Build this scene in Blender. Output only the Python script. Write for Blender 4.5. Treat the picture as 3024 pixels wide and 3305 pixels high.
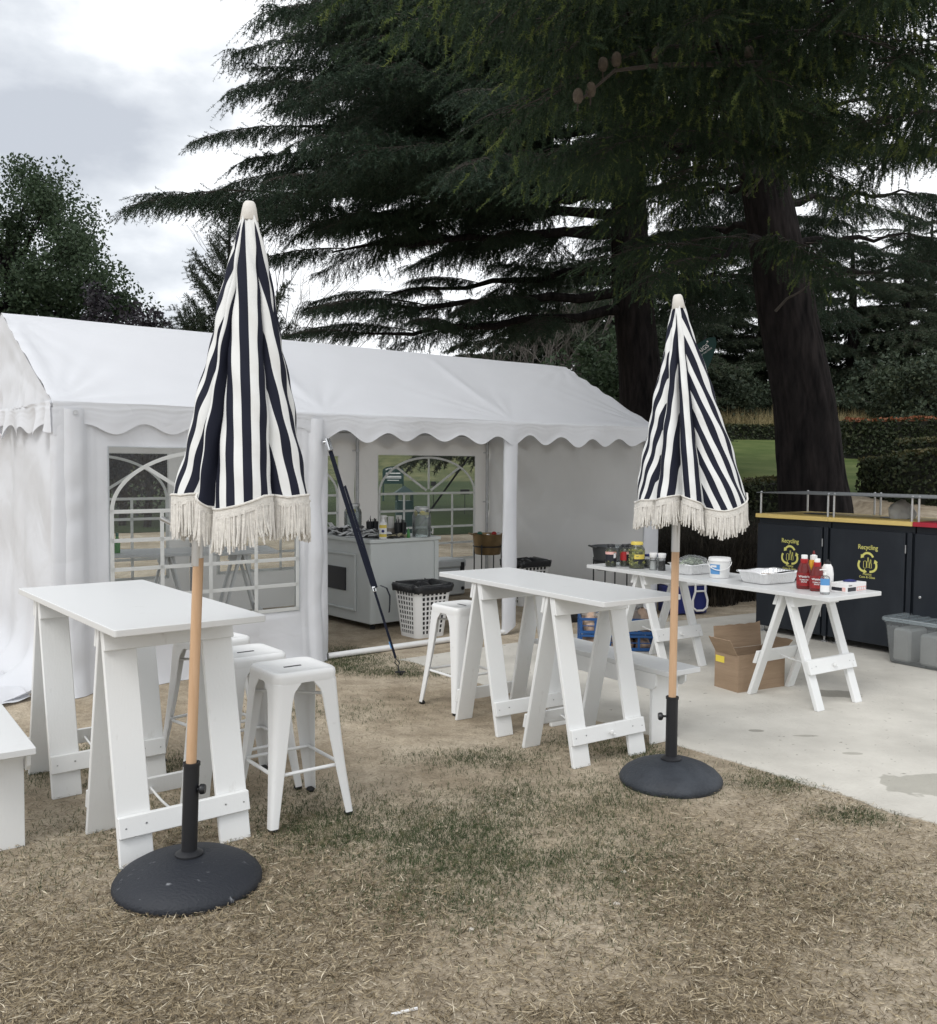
import bpy, bmesh, math, random
import numpy as np
from mathutils import Vector, Matrix

for o in list(bpy.data.objects):
    bpy.data.objects.remove(o, do_unlink=True)
S = bpy.context.scene
C = S.collection
R = math.radians
PI = math.pi

# ------------------------------------------------------------------ camera
cd = bpy.data.cameras.new('camera')
cam = bpy.data.objects.new('camera', cd); C.objects.link(cam)
cd.sensor_fit = 'HORIZONTAL'; cd.sensor_width = 36.0; cd.lens = 36.0 * 3029.7 / 3024.0
cd.clip_start = 0.05; cd.clip_end = 3000.0
cam.matrix_world = (Matrix.Translation((0, 0, 1.6)) @ Matrix.Rotation(R(90 - 2.9045), 4, 'X')
                    @ Matrix.Rotation(R(0.399), 4, 'Z'))
S.camera = cam

# ------------------------------------------------------------------ world: bright broken overcast
SUN_EL, SUN_AZ = 49.0, 210.0          # azimuth clockwise from +Y (behind the camera, a little left)
w = bpy.data.worlds.new('World'); S.world = w; w.use_nodes = True
nt = w.node_tree; nt.nodes.clear()
def wn(t): return nt.nodes.new(t)
sky = wn('ShaderNodeTexSky'); sky.sky_type = 'NISHITA'; sky.sun_disc = False
sky.sun_elevation = R(SUN_EL); sky.sun_rotation = R(SUN_AZ)
sky.air_density = 1.0; sky.dust_density = 1.5
bsky = wn('ShaderNodeBackground'); bsky.inputs['Strength'].default_value = 0.10
nt.links.new(sky.outputs[0], bsky.inputs['Color'])
tc = wn('ShaderNodeTexCoord')
mp = wn('ShaderNodeMapping'); mp.inputs['Scale'].default_value = (1.0, 1.0, 1.9)
mp.inputs['Location'].default_value = (-2.292, 1.566, -0.167)
nt.links.new(tc.outputs['Generated'], mp.inputs['Vector'])
n1 = wn('ShaderNodeTexNoise'); n1.inputs['Scale'].default_value = 2.4; n1.inputs['Detail'].default_value = 7
n1.inputs['Roughness'].default_value = 0.52
nt.links.new(mp.outputs[0], n1.inputs['Vector'])
cr = wn('ShaderNodeValToRGB')
cr.color_ramp.elements[0].position = 0.33; cr.color_ramp.elements[0].color = (0.47, 0.50, 0.55, 1)
cr.color_ramp.elements[1].position = 0.465; cr.color_ramp.elements[1].color = (0.93, 0.945, 0.965, 1)
e = cr.color_ramp.elements.new(0.40); e.color = (0.64, 0.67, 0.71, 1)
nt.links.new(n1.outputs['Fac'], cr.inputs['Fac'])
bcl = wn('ShaderNodeBackground'); bcl.inputs['Strength'].default_value = 1.25
nt.links.new(cr.outputs[0], bcl.inputs['Color'])
mixs = wn('ShaderNodeMixShader'); mixs.inputs[0].default_value = 0.93
nt.links.new(bsky.outputs[0], mixs.inputs[1]); nt.links.new(bcl.outputs[0], mixs.inputs[2])
wo = wn('ShaderNodeOutputWorld'); nt.links.new(mixs.outputs[0], wo.inputs['Surface'])

sd = bpy.data.lights.new('sun', 'SUN'); sd.energy = 1.35; sd.angle = R(26); sd.color = (1.0, 0.985, 0.96)
sun = bpy.data.objects.new('sun', sd); C.objects.link(sun)
az = R(SUN_AZ); el = R(SUN_EL)
sdir = Vector((math.sin(az) * math.cos(el), math.cos(az) * math.cos(el), math.sin(el)))
sun.rotation_euler = sdir.to_track_quat('Z', 'Y').to_euler()
sun.location = (0, -5, 12)

S.view_settings.view_transform = 'Standard'; S.view_settings.look = 'None'
S.view_settings.gamma = 1.0; S.view_settings.use_curve_mapping = False
S.view_settings.exposure = 0.12
S.render.engine = 'CYCLES'
S.cycles.max_bounces = 6; S.cycles.transparent_max_bounces = 14
S.cycles.diffuse_bounces = 3; S.cycles.glossy_bounces = 2; S.cycles.transmission_bounces = 4
S.cycles.caustics_reflective = False; S.cycles.caustics_refractive = False

# ------------------------------------------------------------------ materials
def mat(name, col, rough=0.55, metal=0.0, var=0.0, vscale=6.0, col2=None, bump=0.0, bscale=60.0,
        spec=0.5, stretch=None, transl=0.0, coat=0.0, detail=6, sharp=None, emis=None, ridged=False):
    m = bpy.data.materials.new(name); m.use_nodes = True
    t = m.node_tree; b = t.nodes['Principled BSDF']; L = t.links
    b.inputs['Base Color'].default_value = (*col, 1)
    b.inputs['Roughness'].default_value = rough
    b.inputs['Metallic'].default_value = metal
    b.inputs['Specular IOR Level'].default_value = spec
    if coat: b.inputs['Coat Weight'].default_value = coat
    vec = None
    if var or bump or col2:
        tcn = t.nodes.new('ShaderNodeTexCoord'); vec = tcn.outputs['Object']
        if stretch:
            mpn = t.nodes.new('ShaderNodeMapping'); mpn.inputs['Scale'].default_value = stretch
            L.new(vec, mpn.inputs['Vector']); vec = mpn.outputs[0]
    if var or col2:
        nn = t.nodes.new('ShaderNodeTexNoise'); nn.inputs['Scale'].default_value = vscale
        nn.inputs['Detail'].default_value = detail; nn.inputs['Roughness'].default_value = 0.6
        L.new(vec, nn.inputs['Vector'])
        rp = t.nodes.new('ShaderNodeValToRGB')
        lo, hi = sharp if sharp else (0.3, 0.7)
        rp.color_ramp.elements[0].position = lo; rp.color_ramp.elements[1].position = hi
        c2 = col2 if col2 else tuple(min(1, c * (1 + var)) for c in col)
        c1 = col if col2 else tuple(c * (1 - var) for c in col)
        rp.color_ramp.elements[0].color = (*c1, 1); rp.color_ramp.elements[1].color = (*c2, 1)
        L.new(nn.outputs['Fac'], rp.inputs['Fac']); L.new(rp.outputs[0], b.inputs['Base Color'])
    if bump:
        nb = t.nodes.new('ShaderNodeTexNoise'); nb.inputs['Scale'].default_value = bscale
        nb.inputs['Detail'].default_value = 5
        L.new(vec, nb.inputs['Vector'])
        bm_ = t.nodes.new('ShaderNodeBump'); bm_.inputs['Strength'].default_value = bump
        bm_.inputs['Distance'].default_value = 0.02
        if ridged:
            s1 = t.nodes.new('ShaderNodeMath'); s1.operation = 'SUBTRACT'; s1.inputs[1].default_value = .5; L.new(nb.outputs['Fac'], s1.inputs[0])
            s2 = t.nodes.new('ShaderNodeMath'); s2.operation = 'ABSOLUTE'; L.new(s1.outputs[0], s2.inputs[0]); hsock = s2.outputs[0]; nb.inputs['Detail'].default_value = 2; nb.inputs['Distortion'].default_value = .8; bm_.inputs['Distance'].default_value = .07
        else: hsock = nb.outputs['Fac']
        L.new(hsock, bm_.inputs['Height']); L.new(bm_.outputs[0], b.inputs['Normal'])
    if transl:
        tr = t.nodes.new('ShaderNodeBsdfTranslucent'); tr.inputs['Color'].default_value = (*col, 1)
        mx = t.nodes.new('ShaderNodeMixShader'); mx.inputs[0].default_value = transl
        L.new(b.outputs[0], mx.inputs[1]); L.new(tr.outputs[0], mx.inputs[2])
        L.new(mx.outputs[0], t.nodes['Material Output'].inputs['Surface'])
    return m

def thin_clear(name, tint=(0.93, 0.95, 0.95), haze=0.10, rough=0.06, hazecol=(0.8, 0.82, 0.83), gl=0.8):
    """thin clear sheet (vinyl, thin glass): transparent, a little milky, with a surface reflection"""
    m = bpy.data.materials.new(name); m.use_nodes = True
    t = m.node_tree; t.nodes.clear(); L = t.links
    tr = t.nodes.new('ShaderNodeBsdfTransparent'); tr.inputs[0].default_value = (*tint, 1)
    df = t.nodes.new('ShaderNodeBsdfDiffuse'); df.inputs[0].default_value = (*hazecol, 1)
    gs = t.nodes.new('ShaderNodeBsdfGlossy'); gs.inputs['Roughness'].default_value = rough
    m1 = t.nodes.new('ShaderNodeMixShader'); m1.inputs[0].default_value = haze
    L.new(tr.outputs[0], m1.inputs[1]); L.new(df.outputs[0], m1.inputs[2])
    fr = t.nodes.new('ShaderNodeFresnel'); fr.inputs['IOR'].default_value = 1.45
    mu = t.nodes.new('ShaderNodeMath'); mu.operation = 'MULTIPLY'; mu.inputs[1].default_value = gl
    L.new(fr.outputs[0], mu.inputs[0])
    tcn = t.nodes.new('ShaderNodeTexCoord'); nb = t.nodes.new('ShaderNodeTexNoise')
    nb.inputs['Scale'].default_value = 7; nb.inputs['Detail'].default_value = 3
    L.new(tcn.outputs['Object'], nb.inputs['Vector'])
    bp = t.nodes.new('ShaderNodeBump'); bp.inputs['Strength'].default_value = 0.25; bp.inputs['Distance'].default_value = 0.03
    L.new(nb.outputs['Fac'], bp.inputs['Height']); L.new(bp.outputs[0], gs.inputs['Normal'])
    m2 = t.nodes.new('ShaderNodeMixShader'); L.new(mu.outputs[0], m2.inputs[0])
    L.new(m1.outputs[0], m2.inputs[1]); L.new(gs.outputs[0], m2.inputs[2])
    out = t.nodes.new('ShaderNodeOutputMaterial'); L.new(m2.outputs[0], out.inputs['Surface'])
    return m

M = {}
M['white_paint'] = mat('white_paint', (0.78, 0.79, 0.785), 0.45, col2=(0.56, 0.555, 0.53), vscale=11, sharp=(0.63, 0.86), detail=9, bump=0.05, bscale=60, stretch=(1.6, 1.6, .6))
M['white_top'] = mat('white_top', (0.675, 0.685, 0.685), 0.34, col2=(0.55, 0.55, 0.54), vscale=7, sharp=(0.62, 0.9), detail=9, bump=0.03, bscale=60)
M['white_steel'] = mat('white_steel', (0.78, 0.785, 0.78), 0.32, col2=(0.52, 0.51, 0.49), vscale=16, sharp=(0.66, 0.84), detail=8)
M['rubber'] = mat('rubber', (0.012, 0.012, 0.013), 0.7)
M['tent'] = mat('tent_cloth', (0.735, 0.75, 0.785), 0.42, var=0.03, vscale=2, bump=0.20, bscale=2.6, ridged=True, transl=0.2)
M['tent_roof'] = mat('tent_roof_cloth', (0.735, 0.75, 0.785), 0.42, var=0.025, vscale=1.5, bump=0.12, bscale=5, transl=0.2)
M['tent_in'] = mat('tent_wall_cloth', (0.80, 0.80, 0.79), 0.5, var=0.04, vscale=1.6, bump=0.42, bscale=1.5, transl=0.42, ridged=True)
M['galv'] = mat('galvanised_tube', (0.50, 0.51, 0.52), 0.42, 0.85, var=0.1, vscale=30)
M['vinyl'] = thin_clear('clear_vinyl', tint=(.90, .92, .92), haze=0.03, gl=.55)
M['vinyl_bar'] = mat('vinyl_bar', (0.84, 0.85, 0.84), 0.4, transl=.45)
M['glass'] = thin_clear('thin_glass', tint=(0.90, 0.93, 0.93), haze=0.04, rough=0.03)
M['clear_plastic'] = thin_clear('clear_plastic', tint=(0.95, 0.97, 0.98), haze=0.16, rough=0.12, hazecol=(0.80, 0.85, 0.88))
M['film'] = thin_clear('plastic_film', tint=(0.9, 0.92, 0.92), haze=0.16, rough=0.10)
M['black'] = mat('black_plastic', (0.014, 0.015, 0.018), 0.38, var=0.2, vscale=12)
M['black_metal'] = mat('black_metal', (0.010, 0.011, 0.014), 0.5)
M['liner'] = mat('black_liner', (0.012, 0.013, 0.015), 0.28, bump=0.5, bscale=22)
M['strap'] = mat('strap_webbing', (0.008, 0.010, 0.020), 0.8, bump=0.2, bscale=220, spec=.2)
M['base'] = mat('cast_base', (0.018, 0.022, 0.029), 0.62, col2=(0.042, 0.049, 0.060), spec=.45, vscale=7, bump=0.25, bscale=70)
M['base_worn'] = mat('cast_base_worn', (0.015, 0.018, 0.025), 0.6, spec=.45, col2=(0.28, 0.29, 0.31), vscale=16, sharp=(0.64, 0.74), bump=0.25, bscale=70, stretch=(1, 2.2, 1))
M['wood'] = mat('pole_wood', (0.52, 0.33, 0.19), 0.5, col2=(0.60, 0.40, 0.25), vscale=9, stretch=(6, 6, 0.6))
M['steel'] = mat('brushed_steel', (0.55, 0.56, 0.57), 0.32, 0.9)
M['cap'] = mat('cap_leather', (0.64, 0.62, 0.58), 0.6, bump=0.1, bscale=80)
M['fringe'] = mat('fringe_cotton', (0.68, 0.66, 0.62), 0.85, var=0.14, vscale=55, bump=0.3, bscale=200)
M['chrome'] = mat('chrome', (0.7, 0.71, 0.72), 0.15, 1.0)
# ------------------------------------------------------------------ mesh helpers
def link(name, me, m=None, parent=None):
    if m is not None:
        for k in (m if isinstance(m, (list, tuple)) else [m]): me.materials.append(k)
    o = bpy.data.objects.new(name, me); C.objects.link(o)
    if parent: o.parent = parent
    return o

def tag(o, label=None, cat=None, group=None, kind=None):
    if label: o['label'] = label
    if cat: o['category'] = cat
    if group: o['group'] = group
    if kind: o['kind'] = kind
    return o

def thing(name, label, cat, loc=(0, 0, 0), rotz=0.0, group=None):
    o = bpy.data.objects.new(name, None); C.objects.link(o)
    o.empty_display_size = 0.1; o.location = loc; o.rotation_euler = (0, 0, rotz)
    return tag(o, label, cat, group)

def copy_tree(o, parent=None):
    c = o.copy(); C.objects.link(c); c.parent = parent
    for ch in list(o.children): copy_tree(ch, c)
    return c

def np_mesh(name, V, F, smooth=False):
    """V (n,3), F (m,3 or 4) numpy arrays -> mesh"""
    V = np.asarray(V, dtype=np.float32); F = np.asarray(F, dtype=np.int32)
    me = bpy.data.meshes.new(name); k = F.shape[1]
    me.vertices.add(len(V)); me.vertices.foreach_set('co', V.ravel())
    me.loops.add(F.size); me.loops.foreach_set('vertex_index', F.ravel())
    me.polygons.add(len(F))
    me.polygons.foreach_set('loop_start', np.arange(0, F.size, k, dtype=np.int32))
    me.polygons.foreach_set('loop_total', np.full(len(F), k, dtype=np.int32))
    if smooth: me.polygons.foreach_set('use_smooth', np.ones(len(F), dtype=bool))
    me.update(calc_edges=True)
    return me

class MB:
    def __init__(s): s.v = []; s.f = []
    def add(s, V, F, T=None):
        n = len(s.v)
        s.v += [tuple(T @ Vector(p)) if T is not None else tuple(p) for p in V]
        s.f += [tuple(i + n for i in f) for f in F]
        return s
    def box(s, c, d, bev=0.0, T=None):
        x, y, z = d[0] / 2, d[1] / 2, d[2] / 2
        if bev <= 0:
            V = [(c[0] + i * x, c[1] + j * y, c[2] + k * z) for i in (-1, 1) for j in (-1, 1) for k in (-1, 1)]
            F = [(0, 1, 3, 2), (4, 6, 7, 5), (0, 4, 5, 1), (2, 3, 7, 6), (0, 2, 6, 4), (1, 5, 7, 3)]
            return s.add(V, F, T)
        b = min(bev, x * .95, y * .95, z * .95); V = []; idx = {}
        for i in (-1, 1):
            for j in (-1, 1):
                for k in (-1, 1):
                    idx[(i, j, k)] = len(V)
                    V += [(c[0] + i * x, c[1] + j * (y - b), c[2] + k * (z - b)),
                          (c[0] + i * (x - b), c[1] + j * y, c[2] + k * (z - b)),
                          (c[0] + i * (x - b), c[1] + j * (y - b), c[2] + k * z)]
        q = lambda i, j, k, a: idx[(i, j, k)] + a
        F = []
        for i in (-1, 1):
            f = [q(i, -1, -1, 0), q(i, 1, -1, 0), q(i, 1, 1, 0), q(i, -1, 1, 0)]; F.append(f if i > 0 else f[::-1])
            f = [q(-1, i, -1, 1), q(-1, i, 1, 1), q(1, i, 1, 1), q(1, i, -1, 1)]; F.append(f if i > 0 else f[::-1])
            f = [q(-1, -1, i, 2), q(1, -1, i, 2), q(1, 1, i, 2), q(-1, 1, i, 2)]; F.append(f if i > 0 else f[::-1])
        for i in (-1, 1):
            for j in (-1, 1):
                f = [q(i, j, -1, 0), q(i, j, 1, 0), q(i, j, 1, 1), q(i, j, -1, 1)]; F.append(f if i * j < 0 else f[::-1])
                f = [q(i, -1, j, 0), q(i, 1, j, 0), q(i, 1, j, 2), q(i, -1, j, 2)]; F.append(f if i * j > 0 else f[::-1])
                f = [q(-1, i, j, 1), q(1, i, j, 1), q(1, i, j, 2), q(-1, i, j, 2)]; F.append(f if i * j < 0 else f[::-1])
                for k in (-1, 1):
                    f = [q(i, j, k, 0), q(i, j, k, 1), q(i, j, k, 2)]; F.append(f if i * j * k > 0 else f[::-1])
        return s.add(V, F, T)
    def hexa(s, P, T=None):   # P: bottom 4 then top 4, both in the same turn
        return s.add(P, [(3, 2, 1, 0), (4, 5, 6, 7), (0, 1, 5, 4), (1, 2, 6, 5), (2, 3, 7, 6), (3, 0, 4, 7)], T)
    def tube(s, pts, r, n=8, cap=True, T=None, closed=False):
        P = [Vector(p) for p in pts]; m = len(P)
        rr = r if isinstance(r, (list, tuple)) else [r] * m
        V = []; F = []; up = None
        for i in range(m):
            if closed: d = P[(i + 1) % m] - P[i - 1]
            else: d = P[min(i + 1, m - 1)] - P[max(i - 1, 0)]
            d.normalize()
            if up is None:
                up = Vector((0, 0, 1)) if abs(d.z) < 0.9 else Vector((1, 0, 0))
            a = (up - d * up.dot(d))
            if a.length < 1e-5: a = d.orthogonal()
            a.normalize(); b = d.cross(a); up = a
            for k in range(n):
                t = 2 * PI * k / n
                V.append(P[i] + (a * math.cos(t) + b * math.sin(t)) * rr[i])
        for i in range(m if closed else m - 1):
            j = (i + 1) % m
            for k in range(n):
                F.append((i * n + k, i * n + (k + 1) % n, j * n + (k + 1) % n, j * n + k))
        if cap and not closed:
            F.append(tuple(range(n))[::-1]); F.append(tuple((m - 1) * n + k for k in range(n)))
        return s.add(V, F, T)
    def lathe(s, prof, n=24, c=(0, 0, 0), T=None, sx=1.0, sy=1.0, sq=0.0, cap=False):
        """profile [(r,z)...]; sq>0 makes the section a rounded square"""
        V = []; F = []; m = len(prof)
        for r, z in prof:
            for k in range(n):
                t = 2 * PI * k / n; ct, st = math.cos(t), math.sin(t)
                g = 1.0
                if sq: g = 1.0 / max(abs(ct) ** (2 + sq) + abs(st) ** (2 + sq), 1e-6) ** (1 / (2 + sq))
                V.append((c[0] + r * g * ct * sx, c[1] + r * g * st * sy, c[2] + z))
        for i in range(m - 1):
            for k in range(n):
                F.append((i * n + k, i * n + (k + 1) % n, (i + 1) * n + (k + 1) % n, (i + 1) * n + k))
        if cap or prof[0][0] > 1e-4 and cap is not None: F.append(tuple(range(n))[::-1])
        if cap: F.append(tuple((m - 1) * n + k for k in range(n)))
        return s.add(V, F, T)
    def prism(s, poly, z0, z1, T=None):
        n = len(poly); V = [(x, y, z0) for x, y in poly] + [(x, y, z1) for x, y in poly]
        F = [tuple(range(n))[::-1], tuple(range(n, 2 * n))] + [(i, (i + 1) % n, n + (i + 1) % n, n + i) for i in range(n)]
        return s.add(V, F, T)
    def strip(s, a, b, T=None):   # ribbon between two polylines
        n = len(a); return s.add(list(a) + list(b), [(i, i + 1, n + i + 1, n + i) for i in range(n - 1)], T)
    def build(s, name, m, parent=None, smooth=False, angle=None):
        me = bpy.data.meshes.new(name); me.from_pydata([tuple(p) for p in s.v], [], s.f); me.update()
        if smooth:
            me.polygons.foreach_set('use_smooth', [True] * len(me.polygons))
            try: me.set_sharp_from_angle(angle=R(angle if angle else 40))
            except Exception: pass
        return link(name, me, m, parent)

def grid_mesh(P, mask=None):
    """P (a,b,3) array of points -> V,F; mask (a-1,b-1) bool keeps cells"""
    a, b = P.shape[:2]
    I = np.arange(a * b).reshape(a, b)
    F = np.stack([I[:-1, :-1], I[1:, :-1], I[1:, 1:], I[:-1, 1:]], -1)
    F = F[mask] if mask is not None else F.reshape(-1, 4)
    return P.reshape(-1, 3), F

def text_part(name, s, size, m, parent, T, ext=0.0006, align='CENTER', bold=0.0, sx=1.0):
    cu = bpy.data.curves.new(name, 'FONT'); cu.body = s; cu.size = size; cu.align_x = align
    cu.extrude = ext; cu.resolution_u = 3; cu.offset = bold
    t = bpy.data.objects.new(name, cu); C.objects.link(t)
    bpy.context.view_layer.update()
    me = bpy.data.meshes.new_from_object(t.evaluated_get(bpy.context.evaluated_depsgraph_get()))
    bpy.data.objects.remove(t, do_unlink=True); bpy.data.curves.remove(cu)
    if sx != 1.0: me.transform(Matrix.Diagonal((sx, 1, 1, 1)))
    me.transform(T); me.name = name; me.materials.clear()
    return link(name, me, m, parent)

def Tm(loc=(0, 0, 0), rz=0, rx=0, ry=0):
    return (Matrix.Translation(loc) @ Matrix.Rotation(rz, 4, 'Z') @ Matrix.Rotation(ry, 4, 'Y') @ Matrix.Rotation(rx, 4, 'X'))

def snoise(P, seed=0, oct=4, f=1.0):
    """cheap smooth noise: sum of rotated sines; P (...,k)"""
    rg = np.random.RandomState(seed); out = 0.0; a = 1.0; k = P.shape[-1]
    for i in range(oct):
        acc = 0.0
        for j in range(4):
            d = rg.normal(size=k); d /= np.linalg.norm(d)
            acc = acc + np.sin((P @ d) * f * 2.2 + rg.uniform(0, 6.28) + 1.3 * np.sin((P @ rg.normal(size=k)) * f * .9 + rg.uniform(0, 6.28)))
        out = out + a * acc / 4; a *= 0.5; f *= 2.03
    return out
# ------------------------------------------------------------------ the ground
def sstep(t):
    t = np.clip(t, 0, 1); return t * t * (3 - 2 * t)
def terr(x, y):
    z = 2.2 * sstep((y - 11.5) / 19.0) * sstep((x - 1.2) / 2.6)
    z = z + 0.95 * sstep((x - 4.9) / 0.9) * sstep((y - 10.6) / 1.8) * (1 - 0.75 * sstep((y - 14) / 12.0))
    return z
def axis(lo, hi, near_lo, near_hi, step, far_n):
    a = np.arange(near_lo, near_hi + 1e-6, step)
    l = near_lo - (np.geomspace(1, 1 + (near_lo - lo), far_n) - 1)[1:]
    h = near_hi + (np.geomspace(1, 1 + (hi - near_hi), far_n) - 1)[1:]
    return np.concatenate([l[::-1], a, h])
def ground_mat():
    m = bpy.data.materials.new('sandy_dirt'); m.use_nodes = True
    t = m.node_tree; L = t.links; b = t.nodes['Principled BSDF']
    b.inputs['Roughness'].default_value = 0.95; b.inputs['Specular IOR Level'].default_value = 0.1
    g = t.nodes.new('ShaderNodeTexCoord').outputs['Object']
    def noise(sc, det=6, ro=0.6):
        n = t.nodes.new('ShaderNodeTexNoise'); n.inputs['Scale'].default_value = sc
        n.inputs['Detail'].default_value = det; n.inputs['Roughness'].default_value = ro
        L.new(g, n.inputs['Vector']); return n.outputs['Fac']
    def ramp(f, p0, c0, p1, c1):
        r = t.nodes.new('ShaderNodeValToRGB'); r.color_ramp.elements[0].position = p0; r.color_ramp.elements[1].position = p1
        r.color_ramp.elements[0].color = (*c0, 1); r.color_ramp.elements[1].color = (*c1, 1)
        L.new(f, r.inputs['Fac']); return r.outputs['Color']
    def mix(f, a, c, mode='MIX'):
        n = t.nodes.new('ShaderNodeMix'); n.data_type = 'RGBA'; n.blend_type = mode
        if isinstance(f, float): n.inputs['Factor'].default_value = f
        else: L.new(f, n.inputs['Factor'])
        L.new(a, n.inputs[6]); L.new(c, n.inputs[7]); return n.outputs[2]
    big = ramp(noise(0.9, 4), 0.38, (0.365, 0.310, 0.232), 0.62, (0.560, 0.495, 0.395))
    mid = ramp(noise(7, 6, 0.7), 0.32, (0.60, 0.57, 0.54), 0.66, (1.12, 1.10, 1.08))
    col = mix(0.75, big, mid, 'MULTIPLY')
    fine = ramp(noise(70, 4, 0.7), 0.34, (0.55, 0.52, 0.48), 0.62, (1.10, 1.09, 1.07))
    col = mix(0.55, col, fine, 'MULTIPLY')
    L.new(col, b.inputs['Base Color'])
    bp = t.nodes.new('ShaderNodeBump'); bp.inputs['Strength'].default_value = 0.55; bp.inputs['Distance'].default_value = 0.03
    L.new(noise(38, 6, 0.65), bp.inputs['Height'])
    bp2 = t.nodes.new('ShaderNodeBump'); bp2.inputs['Strength'].default_value = 0.5; bp2.inputs['Distance'].default_value = 0.10
    L.new(noise(6, 4, 0.5), bp2.inputs['Height']); L.new(bp2.outputs[0], bp.inputs['Normal'])
    L.new(bp.outputs[0], b.inputs['Normal'])
    return m
M['dirt'] = ground_mat()
xs = axis(-900, 900, -12, 16, 0.5, 22); ys = axis(-60, 1400, -3, 40, 0.5, 24)
X, Y = np.meshgrid(xs, ys, indexing='ij')
V, F = grid_mesh(np.stack([X, Y, terr(X, Y)], -1))
tag(link('ground', np_mesh('ground', V, F, True), M['dirt']), kind='structure')

M['lawn'] = mat('mown_lawn', (0.050, 0.080, 0.022), 0.9, col2=(0.115, 0.140, 0.050), vscale=1.1, bump=0.6, bscale=35, spec=0.1)
def sheet(name, x0, x1, y0, y1, m, dz=0.012, n=40, wob=0.0, label=None):
    u = np.linspace(x0, x1, n); v = np.linspace(y0, y1, n); X, Y = np.meshgrid(u, v, indexing='ij')
    if wob:
        X = X + wob * np.sin(Y * 1.7 + 1) * ((X == x0) | (X == x1)); Y = Y + wob * np.sin(X * 0.9) * ((Y == y0) | (Y == y1))
    V, F = grid_mesh(np.stack([X, Y, terr(X, Y) + dz], -1))
    o = link(name, np_mesh(name, V, F, True), m); return tag(o, kind='structure')
sheet('lawn', 2.2, 11.5, 15.4, 29.6, M['lawn'])
M['lawn_far'] = mat('shaded_lawn', (0.018, 0.032, 0.011), 0.95, col2=(0.045, 0.062, 0.022), vscale=.25, bump=0.6, bscale=20, spec=0.1)  # darker copy of the lawn, tree shade put into its colour
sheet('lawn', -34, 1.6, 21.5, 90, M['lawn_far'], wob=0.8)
M['far_grass'] = mat('rough_grass', (0.040, 0.055, 0.022), 0.95, col2=(0.13, 0.13, 0.062), vscale=0.9, bump=0.5, bscale=4, spec=0.1)
# low rise closing the view far behind the tent
u = np.linspace(-90, 60, 60); v = np.linspace(0, 1, 12); X, V_ = np.meshgrid(u, v, indexing='ij')
Yh = 88 + V_ * 40; Zh = 5.2 * sstep(V_ * 1.15) + 0.5 * np.sin(X * 0.21) * V_ + 0.02
V, F = grid_mesh(np.stack([X, Yh, Zh], -1)); tag(link('hill', np_mesh('hill', V, F, True), M['far_grass']), kind='structure')

# ------------------------------------------------------------------ concrete slab
def slab_mat():
    m = mat('concrete', (0.470, 0.450, 0.405), 0.85, col2=(0.670, 0.645, 0.585), vscale=1.6, bump=0.25, bscale=55, detail=9, spec=0.25)
    t = m.node_tree; L = t.links; b = t.nodes['Principled BSDF']
    src = b.inputs['Base Color'].links[0].from_socket
    g = t.nodes.new('ShaderNodeTexCoord').outputs['Object']
    nz = t.nodes.new('ShaderNodeTexNoise'); nz.inputs['Scale'].default_value = 5.0; nz.inputs['Detail'].default_value = 3
    L.new(g, nz.inputs['Vector'])
    cur = src
    for (sx, sy, rx, ry, dk) in ((2.37, 4.66, 0.30, 0.20, 0.68), (2.15, 5.16, 0.07, 0.03, 0.7), (1.75, 5.6, 0.05, 0.03, .6), (2.62, 6.55, 0.20, 0.12, 0.55), (2.0, 5.5, .1, .03, .7), (2.72, 4.5, .1, .05, .6)):
        mp = t.nodes.new('ShaderNodeMapping'); mp.inputs['Location'].default_value = (-sx / rx, -sy / ry, 0)
        mp.inputs['Scale'].default_value = (1 / rx, 1 / ry, 0); L.new(g, mp.inputs['Vector'])
        ln = t.nodes.new('ShaderNodeVectorMath'); ln.operation = 'LENGTH'; L.new(mp.outputs[0], ln.inputs[0])
        ad = t.nodes.new('ShaderNodeMath'); ad.operation = 'MULTIPLY_ADD'; L.new(nz.outputs['Fac'], ad.inputs[0])
        ad.inputs[1].default_value = 1.5; L.new(ln.outputs['Value'], ad.inputs[2])
        rp = t.nodes.new('ShaderNodeValToRGB'); rp.color_ramp.elements[0].position = 0.80; rp.color_ramp.elements[1].position = 0.83
        dv = t.nodes.new('ShaderNodeMath'); dv.operation = 'DIVIDE'; dv.inputs[1].default_value = 2.0; L.new(ad.outputs[0], dv.inputs[0])
        rp.color_ramp.elements[0].color = (dk, dk, dk * .97, 1); rp.color_ramp.elements[1].color = (1, 1, 1, 1)
        L.new(dv.outputs[0], rp.inputs['Fac'])
        mx = t.nodes.new('ShaderNodeMix'); mx.data_type = 'RGBA'; mx.blend_type = 'MULTIPLY'; mx.inputs['Factor'].default_value = 1
        L.new(cur, mx.inputs[6]); L.new(rp.outputs[0], mx.inputs[7]); cur = mx.outputs[2]
    # small dark specks
    vo = t.nodes.new('ShaderNodeTexNoise'); vo.inputs['Scale'].default_value = 26; vo.inputs['Detail'].default_value = 2
    L.new(g, vo.inputs['Vector'])
    rp = t.nodes.new('ShaderNodeValToRGB'); rp.color_ramp.elements[0].position = 0.25; rp.color_ramp.elements[1].position = 0.31
    rp.color_ramp.elements[0].color = (.55, .54, .52, 1); rp.color_ramp.elements[1].color = (1, 1, 1, 1)
    L.new(vo.outputs['Fac'], rp.inputs['Fac'])
    mx = t.nodes.new('ShaderNodeMix'); mx.data_type = 'RGBA'; mx.blend_type = 'MULTIPLY'; mx.inputs['Factor'].default_value = 1
    L.new(cur, mx.inputs[6]); L.new(rp.outputs[0], mx.inputs[7]); cur = mx.outputs[2]
    L.new(cur, b.inputs['Base Color']); return m
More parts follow.
